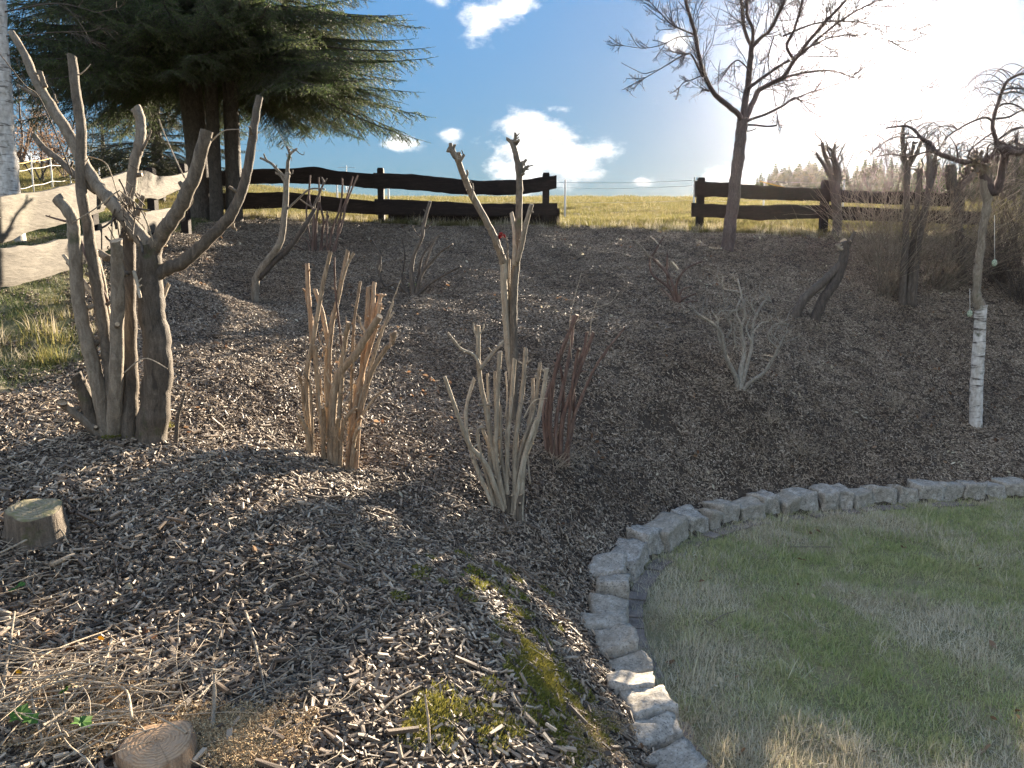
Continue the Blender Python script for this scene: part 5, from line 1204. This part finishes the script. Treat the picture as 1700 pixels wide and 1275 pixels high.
# ------------------------------------------------------------------ left background
def bare_tree(px, py, Yd, hgt, label, mat, spread=.3, leaves=None, lvl=3, group=None, name='bare_tree', n0=3):
    p = at(px, py, Yd); z = h(p.x, p.y); b = Vector((p.x, p.y, z)); e = empty(name, b, label, 'tree' if name != 'beech_shrub' else 'shrub', group)
    mb = MB(); tips = []
    for k in range(n0):
        d = Vector((rnd.gauss(0, spread), rnd.gauss(0, spread), 1))
        P = wander(b + Vector((rnd.gauss(0, .1), rnd.gauss(0, .1), -.1)), d, hgt, 7, .08, .02); tube(mb, P, [hgt * .012, hgt * .002], 6, 2, wob=0, cap=False)
        for m_ in range(12):
            i = rnd.randrange(2, 7); dd = (P[i] - P[i - 1]).normalized(); nd = dd + Vector((rnd.gauss(0, .8), rnd.gauss(0, .8), rnd.gauss(0, .3))); l = hgt * .3 * rnd.uniform(.5, 1.2) * (1.2 - i / 9)
            grow(mb, P[i], nd, l, hgt * .004, lvl - 1, .18, .02, 5, .9, .55); tips.append((P[i], nd.normalized(), l))
    mb.build('branches', [M[mat], M['cut']], e)
    if leaves:
        lb = MB()
        for (p, d, l) in tips:
            for i in range(int(leaves)):
                c = p + d * l * rnd.uniform(.1, 1.1) + Vector((rnd.gauss(0, .16), rnd.gauss(0, .16), rnd.gauss(0, .16))); s_ = rnd.uniform(.02, .04)
                m3 = Euler((rnd.uniform(0, 6), rnd.uniform(0, 6), rnd.uniform(0, 6))).to_matrix()
                lb.add([c + m3 @ Vector(v) * s_ for v in ((-1, 0, 0), (0, .55, .1), (1.1, 0, 0), (0, -.55, .1))], [(0, 1, 2, 3)], 0, rnd.random())
        o = lb.build('leaves', [M['brown_leaf']], e); o['kind'] = 'stuff'
bare_tree(70, 300, 24, 2.2, 'shrub holding rusty brown dead leaves behind the left wire fence', 'bark_dark', .5, 26, 3, name='beech_shrub', n0=5)
bare_tree(105, 300, 27, 1.9, 'second rusty brown leaved shrub, further right behind the left wire fence', 'bark_dark', .5, 20, 3, name='beech_shrub', n0=4)
bare_tree(35, 300, 34, 5.2, 'bare grey tree against the sky right of the birch trunk', 'bark_dark', .3, None, 3, n0=4)
bare_tree(95, 300, 38, 4.4, 'bare thin tree behind the rusty leaved shrubs', 'bark_dark', .35, None, 3, n0=4)
bare_tree(215, 300, 36, 2.0, 'low bare tree seen between fence posts under the conifer', 'bark_dark', .3, None, 2, n0=3)
bare_tree(150, 300, 33, 2.4, 'low bare tree left of the bushy conifer', 'bark_dark', .3, None, 2, n0=3)
# electric fence: white posts, wires, orange tape
def wire_fence(pts_, label, tapes, hh):
    p0 = pts_[0]; e = empty('electric_fence', p0, label, 'fence')
    for p in pts_:
        mb = MB(); tube(mb, [p - Vector((0, 0, .2)), p + Vector((0, 0, hh * .5)), p + Vector((0, 0, hh))], [.022, .02, .016], 7, 1, wob=0, capmi=0); mb.build('post', [M['white_plastic']], e)
    for f_, r, m_, nm in tapes:
        mb = MB()
        for a, b in zip(pts_[:-1], pts_[1:]):
            c = (a + b) / 2 - Vector((0, 0, .03)); z = Vector((0, 0, hh * f_)); tube(mb, [a + z, c + z, b + z], [r, r], 5, 3, wob=0, cap=False)
        mb.build(nm, [M[m_], M['cut']], e)
def gp(px, Yd): a, _ = ray(px, 330); return Vector((a * Yd, Yd, h(a * Yd, Yd)))
wire_fence([gp(-40, 19), gp(30, 20), gp(57, 21), gp(89, 22.5), gp(120, 23.5), gp(168, 24.5), gp(196, 25), gp(250, 26), gp(300, 27), gp(330, 28)], 'white posted pasture fence with orange tape behind the pale plank fence', [(.80, .012, 'orange_tape', 'tape'), (.62, .007, 'white_plastic', 'wire'), (.2, .007, 'white_plastic', 'wire')], 1.05)
wire_fence([gp(560, 17.5), gp(645, 17), gp(938, 16.2), gp(1152, 16.0), gp(1268, 17), gp(1400, 19)], 'thin wire pasture fence with slim white posts crossing the gap', [(.93, .0035, 'wire', 'wire'), (.80, .003, 'wire', 'wire'), (.45, .003, 'wire', 'wire')], .82)
mb = MB(); pa, pb = at(1262, 301, 16.9), at(1308, 313, 17.2); tube(mb, [pa, pa.lerp(pb, .5), pb], [.012, .012], 5, 2, wob=0); o = mb.build('fence_tape', [M['orange_tape'], M['cut']]); tag(o, 'short length of yellow tape above the right dark fence rail', 'tape')
# distant lattice pylon
pp = at(577, 345, 180); gz = h(pp.x, pp.y); pt = at(577, 274, 180)
py_ = empty('power_pylon', (pp.x, pp.y, gz), 'tiny distant lattice power pylon on the horizon above the dark fence', 'pylon')
mb = MB(); Hh = pt.z - gz
for sx, sy in ((-1, -1), (1, -1), (1, 1), (-1, 1)): tube(mb, [Vector((pp.x + sx * .95, pp.y + sy * .95, gz)), Vector((pp.x, pp.y, pt.z))], [.05, .045], 4, 1, wob=0)
for i in range(9):
    t0, t1 = i / 9, (i + 1) / 9; w0_, w1_ = .95 * (1 - t0), .95 * (1 - t1)
    for s_ in (-1, 1): tube(mb, [Vector((pp.x - s_ * w0_, pp.y - w0_, gz + Hh * t0)), Vector((pp.x + s_ * w1_, pp.y - w1_, gz + Hh * t1))], [.03, .03], 3, 1, wob=0)
mb.build('lattice_mast', [M['steel'], M['steel']], py_)
for f_, w_ in ((.97, 2.0), (.84, 1.3)):
    mb = MB(); tube(mb, [Vector((pp.x - w_, pp.y, gz + Hh * f_)), Vector((pp.x, pp.y, gz + Hh * f_ + .2)), Vector((pp.x + w_, pp.y, gz + Hh * f_))], [.05, .05], 4, 1, wob=0); mb.build('cross_arm', [M['steel'], M['steel']], py_)

# ------------------------------------------------------------------ stumps
def stump(px, py, rad, hgt, label, tilt, topm, sidem, flare=1.25, ell=1.0):
    b = hit(px, py); e = empty('tree_stump', b, label, 'stump'); ax = Vector((tilt[0], tilt[1], 1)).normalized(); mb = MB(); n = 26; rings = []
    u = ax.orthogonal().normalized(); w = ax.cross(u)
    prof = [(-.12, flare * 1.1), (0, flare), (.3, 1.1), (.65, 1.02), (.95, 1.0), (1.0, .97)]
    lob = [1 + .07 * math.sin(3 * a + 1) + .05 * math.sin(5 * a) + rnd.uniform(-.015, .015) for a in [6.283 * j / n for j in range(n)]]
    for t, s_ in prof:
        rings += [b + ax * hgt * t + (u * math.cos(6.283 * j / n) * ell + w * math.sin(6.283 * j / n)) * rad * s_ * lob[j] * (1 + rnd.uniform(-.015, .015)) for j in range(n)]
    fs = [(i * n + j, i * n + (j + 1) % n, (i + 1) * n + (j + 1) % n, (i + 1) * n + j) for i in range(len(prof) - 1) for j in range(n)]
    mb.add(rings, fs, 0, .5); mb.build('bark', [M[sidem]], e)
    mt = MB(); c = b + ax * hgt; V3 = []
    for k, s_ in enumerate((.97, .9, .65, .35, .0001)):
        V3 += [c + ax * (-.002 if k == 0 else rnd.uniform(-.0015, .0025) + .003) + (u * math.cos(6.283 * j / n) * ell + w * math.sin(6.283 * j / n)) * rad * s_ * lob[j] for j in range(n)]
    fs = [(i * n + j, i * n + (j + 1) % n, (i + 1) * n + (j + 1) % n, (i + 1) * n + j) for i in range(4) for j in range(n)]
    mt.add(V3, fs, 0, .5); o = mt.build('sawn_face', [topm], e)
    return e, c
def rings_mat(name, a, b, moss, cen, sc_):
    def f(g):
        c = g.n('ShaderNodeMapping', ins={'Vector': g.n('ShaderNodeTexCoord').outputs['Object'], 'Location': (-cen[0], -cen[1], -cen[2])}).outputs[0]
        wv = g.n('ShaderNodeTexWave', wave_type='RINGS', rings_direction='SPHERICAL', ins={'Vector': c, 'Scale': sc_, 'Distortion': 5.0, 'Detail': 5, 'Detail Scale': 2.2})
        sp = g.n('ShaderNodeSeparateXYZ', ins={0: c}); ang_ = g.m('ARCTAN2', sp.outputs[0], sp.outputs[1])
        cr_ = g.noise(g.n('ShaderNodeCombineXYZ', ins={0: g.m('MULTIPLY', ang_, 5.0), 1: 0.3, 2: 0.0}).outputs[0], 1.6, 5, .75)
        crack = g.ramp(cr_, [(.36, (1, 1, 1)), (.42, (0, 0, 0))])
        n1 = g.noise(c, 26, 5, .7); col = g.mix(wv.outputs['Fac'], a, b); col = g.mix(g.ramp(n1, [(.45, (0, 0, 0)), (.62, (1, 1, 1))]), col, moss); col = g.mix(g.m('MULTIPLY', crack, .7), col, (.06, .045, .03))
        return bsdf(g, col, .85, g.m('ADD', n1, g.m('MULTIPLY', wv.outputs['Fac'], .4)), .7, .004)
    return material(name, f)
stump(62, 893, .105, .13, 'old weathered stump with a greenish mossy sawn top at the left edge', (.10, -.18), rings_mat('old_sawn_face', (.30, .25, .16), (.20, .165, .10), (.17, .16, .075), (0, 0, .15), 16), 'bark_rough', 1.25)
stump(264, 1266, .098, .065, 'freshly sawn stump with visible rings at the bottom left edge', (.02, -.14), rings_mat('fresh_sawn_face', (.48, .32, .19), (.32, .20, .11), (.40, .28, .18), (0, 0, .065), 30), 'bark_orange', 1.1)

# ------------------------------------------------------------------ sticks, leaves and brush in the foreground
def stick(L, r, mat, label, lift=.02, arch=None, name='dry_stick'):
    P = []
    for i, (px, py) in enumerate(L):
        p = hit(px, py); p.z += lift + (arch[i] if arch else 0); P.append(p)
    mb = MB(); tube(mb, P, [r, r * .6], 7, 5, wob=.2, knob=.1); o = mb.build(name, [M[mat], M['cut']]); tag(o, label, 'stick'); return o
stick([(0, 1120), (60, 1085), (90, 1070)], .004, 'twig_pale', 'pale stick crossing the left edge above the brush pile', arch=[.05, .04, .02])
stick([(75, 1265), (60, 1215), (55, 1170), (72, 1140), (110, 1110), (180, 1072)], .004, 'twig_pale', 'long pale curved stick arching over the brush at lower left', arch=[.03, .05, .07, .07, .06, .03])
stick([(0, 1205), (8, 1170), (20, 1120), (28, 1052)], .006, 'bark_grey', 'thick grey stick leaning upright at the left edge', arch=[.0, .03, .06, .05])
stick([(225, 1275), (220, 1230), (212, 1195), (190, 1165), (170, 1155)], .0045, 'twig_pale', 'curved pale bramble cane in front of the freshly sawn stump', arch=[.12, .10, .07, .04, .02])
stick([(60, 1178), (110, 1178), (190, 1177), (250, 1175), (320, 1160), (330, 1152)], .004, 'twig_pale', 'long pale horizontal stem above the freshly sawn stump', arch=[.03, .04, .05, .05, .04, .02])
stick([(352, 1240), (357, 1210), (360, 1175)], .008, 'bark_pale', 'short thick pale cut stick standing right of the freshly sawn stump', arch=[0, .04, .08])
stick([(0, 945), (30, 932), (75, 912), (100, 907), (115, 918)], .005, 'twig_pale', 'pale bent stick in front of the mossy old stump', arch=[.03, .04, .05, .05, .02])
stick([(408, 1035), (425, 1090), (442, 1172)], .006, 'bark_grey', 'straight grey stick lying on chips left of centre bottom', arch=[.02, .02, .02])
stick([(620, 1212), (655, 1190), (700, 1162)], .006, 'bark_grey', 'grey broken stick at the bottom centre', arch=[.01, .03, .02])
stick([(85, 955), (125, 935)], .012, 'bark_tan', 'short thick tan piece of split wood by the mossy stump', arch=[.01, .01])
stick([(1180, 1042), (1200, 1028), (1222, 1020)], .004, 'bark_grey', 'thin grey twig lying on the lawn')
stick([(1170, 1037), (1178, 1043), (1188, 1047)], .004, 'bark_grey', 'short second twig beside the thin grey one on the lawn')
stick([(1048, 1188), (1056, 1200), (1068, 1212)], .007, 'bark_tan', 'short tan stick against the granite blocks')
stick([(715, 1275), (712, 1240), (706, 1205)], .006, 'bark_tan', 'short tan cut stalk standing at the bottom edge', arch=[0, .04, .09])
stick([(1310, 912), (1350, 913), (1385, 914)], .004, 'bark_grey', 'thin dark twig on the far part of the lawn')
def pile(cpx, cpy, sx, sy, n, label, hmax=.12, rmax=.004, lmax=.5):
    mb = MB()
    for i in range(n):
        c = hit(cpx + rnd.gauss(0, sx), cpy + rnd.gauss(0, sy)); a = rnd.uniform(0, 6.28); L_ = lmax * rnd.uniform(.2, 1); d = Vector((math.cos(a), math.sin(a), rnd.gauss(0, .12))).normalized()
        c.z += rnd.uniform(.005, hmax)
        P = wander(c - d * L_ / 2, d, L_, 6, .10, -.015); P = [Vector((p.x, p.y, max(p.z, h(p.x, p.y) + .004))) for p in P]
        tube(mb, P, [rmax * rnd.uniform(.25, 1), rmax * .2], 5, 2, wob=.1, cap=False)
    o = mb.build('brush_pile', [M['twig_pale'], M['cut']]); tag(o, label, 'brush', kind='stuff')
pile(110, 1190, 95, 45, 190, 'loose pale pile of dry brush and bramble stems at the lower left corner', .12, .0042, .5)
pile(330, 1150, 70, 50, 60, 'thin scattered dead stems right of the brush pile', .06, .003, .35)
pile(30, 990, 45, 50, 60, 'dead stems and roots beside the mossy stump', .07, .003, .25)
pile(520, 1180, 90, 50, 50, 'scattered dead stems on the chips at the bottom centre', .04, .0035, .35)
pile(880, 930, 60, 20, 26, 'a few dead stems on the slope below the pale cut shrub', .04, .002, .25)
def leaf(px, py, size, mat, label, kind='ivy', lift=.05, rot=None, name=None):
    c = hit(px, py); c.z += lift; mb = MB()
    if kind == 'ivy': out = [(0, -.55), (.35, -.75), (.55, -.35), (1.0, -.2), (.6, .15), (.45, .5), (0, 1.05), (-.45, .5), (-.6, .15), (-1.0, -.2), (-.55, -.35), (-.35, -.75)]
    elif kind == 'round': out = [(math.cos(t) * .8, math.sin(t)) for t in [6.283 * i / 12 for i in range(12)]]
    else: out = [(0, -1), (.35, -.6), (.5, 0), (.35, .6), (0, 1.1), (-.35, .6), (-.5, 0), (-.35, -.6)]
    m3 = (rot or Euler((rnd.uniform(-.9, -.2), rnd.uniform(-.4, .4), rnd.uniform(0, 6.28)))).to_matrix(); n = len(out)
    vs = [c + m3 @ Vector((0, 0, -.12 * size))] + [c + m3 @ Vector((x * size, y * size, .10 * size * math.sin(i * 2.1))) for i, (x, y) in enumerate(out)]
    vs += [v + m3 @ Vector((0, 0, -.0012)) for v in vs]; k = n + 1
    fs = [(0, i + 1, (i + 1) % n + 1) for i in range(n)] + [(k, k + (i + 1) % n + 1, k + i + 1) for i in range(n)] + [(i + 1, k + i + 1, k + (i + 1) % n + 1, (i + 1) % n + 1) for i in range(n)]
    mb.add(vs, fs, 0, rnd.random()); o = mb.build(name or ('ivy_leaf' if kind == 'ivy' else 'fallen_leaf'), [M[mat]], smooth=False); tag(o, label, 'leaf'); return o
leaf(143, 1255, .034, 'ivy', 'dark green ivy leaf left of the freshly sawn stump', lift=.10); leaf(40, 1240, .038, 'ivy', 'large green ivy leaf in the bottom left corner', lift=.10); leaf(112, 1200, .020, 'ivy', 'small ivy leaf in the middle of the brush pile', lift=.10)
leaf(58, 1252, .026, 'ivy', 'second ivy leaf low in the bottom left corner', lift=.10)
leaf(170, 1088, .013, 'yellow_leaf', 'round orange yellow leaf above the brush pile', 'round', .06, Euler((-1.0, 0, 0))); leaf(186, 1096, .013, 'yellow_leaf', 'round yellow leaf just right of the orange one', 'round', .05, Euler((-.9, .3, 0)))
leaf(118, 1100, .030, 'brown_leaf', 'curled rust brown leaf above the brush pile', 'oak', .05, Euler((-.7, .2, 1.2))); leaf(24, 1000, .022, 'ivy', 'green leaf beside the roots below the mossy stump', 'round', .05); leaf(38, 992, .016, 'ivy', 'smaller green leaf next to the roots below the mossy stump', 'round', .05)
leaf(35, 1152, .012, 'yellow_leaf', 'small yellow leaf left in the brush pile', 'round', .07, Euler((-1, 0, 0))); leaf(86, 1118, .010, 'yellow_leaf', 'tiny yellow leaf on the upper edge of the brush pile', 'round', .06, Euler((-1, 0, 0)))
leaf(768, 966, .012, 'ivy', 'small green leaf on the sunlit crest of the ridge', 'round', .03, Euler((-1.1, 0, 0))); leaf(783, 957, .035, 'brown_leaf', 'reddish brown curled leaf on the crest of the ridge', 'oak', .02, Euler((-.5, .2, 1.5)))
leaf(818, 1085, .022, 'chip_grey', 'grey flat stone flake on the ridge left of the moss', 'oak', .02, Euler((-.6, 0, .4)), name='stone_flake') if 'chip_grey' in M else None
for px, py, s_, lab in [(1648, 1075, .035, 'brown fallen leaf on the grass near the right edge'), (1632, 1252, .045, 'large rust brown leaf on the lawn at the bottom right corner'), (1450, 1255, .022, 'pale pinkish leaf on the lawn at the bottom'), (1230, 1255, .030, 'tan leaf beside the nearest granite block'), (1113, 1105, .030, 'brown leaf on the pavers beside the granite blocks'),
                        (1222, 1130, .014, 'small pale leaf upright on the lawn near the blocks'), (1165, 1060, .018, 'small curled leaf on the lawn left of the twig'), (1415, 990, .02, 'pale leaf in the middle of the lawn'), (1325, 975, .016, 'white leaf scrap on the upper lawn'), (1300, 1000, .02, 'beige leaf scrap left on the upper lawn'), (1004, 1120, .025, 'dull brown leaf on the mulch beside the blocks')]:
    leaf(px, py, s_, 'brown_leaf', lab, 'oak', .02)
# small growth of leaves round the feet of two shrubs
for px, py, n_, lab in [(226, 716, 260, 'tuft of mossy green growth at the foot of the left cut-back tree'), (690, 478, 50, 'few green leaves at the foot of the dark spreading shrub'), (940, 372, 70, 'green grass tuft at the foot of the left fence end post')]:
    b = hit(px, py); mb = MB()
    for i in range(n_):
        a = rnd.uniform(0, 6.28); c = b + Vector((rnd.gauss(0, .05), rnd.gauss(0, .05), rnd.uniform(0, .07))); s_ = rnd.uniform(.008, .02); m3 = Euler((rnd.uniform(-1.2, 1.2), rnd.uniform(-1, 1), a)).to_matrix()
        mb.add([c + m3 @ Vector(v) * s_ for v in ((-.5, 0, 0), (0, .9, .2), (.5, 0, 0), (0, -.9, 0))], [(0, 1, 2, 3)], 0, rnd.random())
    o = mb.build('ground_plant', [M['green_blade']]); tag(o, lab, 'plant', kind='stuff')
# ------------------------------------------------------------------ scattering box added to imitate lens glare towards the low sun
def f_haze():
    m = bpy.data.materials.new('haze'); m.use_nodes = True; m.node_tree.nodes.clear(); g = NT(m.node_tree)
    v = g.n('ShaderNodeVolumePrincipled'); v.inputs['Color'].default_value = (.98, .90, .95, 1); v.inputs['Density'].default_value = HAZE; v.inputs['Anisotropy'].default_value = .87
    o = g.n('ShaderNodeOutputMaterial'); m.node_tree.links.new(v.outputs[0], o.inputs['Volume']); return m
HAZE = .0001
zmin = min(float(Z.min()), 0) - 1.0
me = bpy.data.meshes.new('haze'); x0, x1, y0, y1, z0, z1 = -210, 210, -70, 230, zmin, 13.5
me.from_pydata([(x, y, z) for x in (x0, x1) for y in (y0, y1) for z in (z0, z1)], [], [(0, 1, 3, 2), (4, 6, 7, 5), (0, 4, 5, 1), (2, 3, 7, 6), (0, 2, 6, 4), (1, 5, 7, 3)])
me.materials.append(f_haze()); o = bpy.data.objects.new('haze', me); COL.objects.link(o); tag(o, 'thin added haze standing in for lens glare towards the low sun', 'haze', kind='stuff')
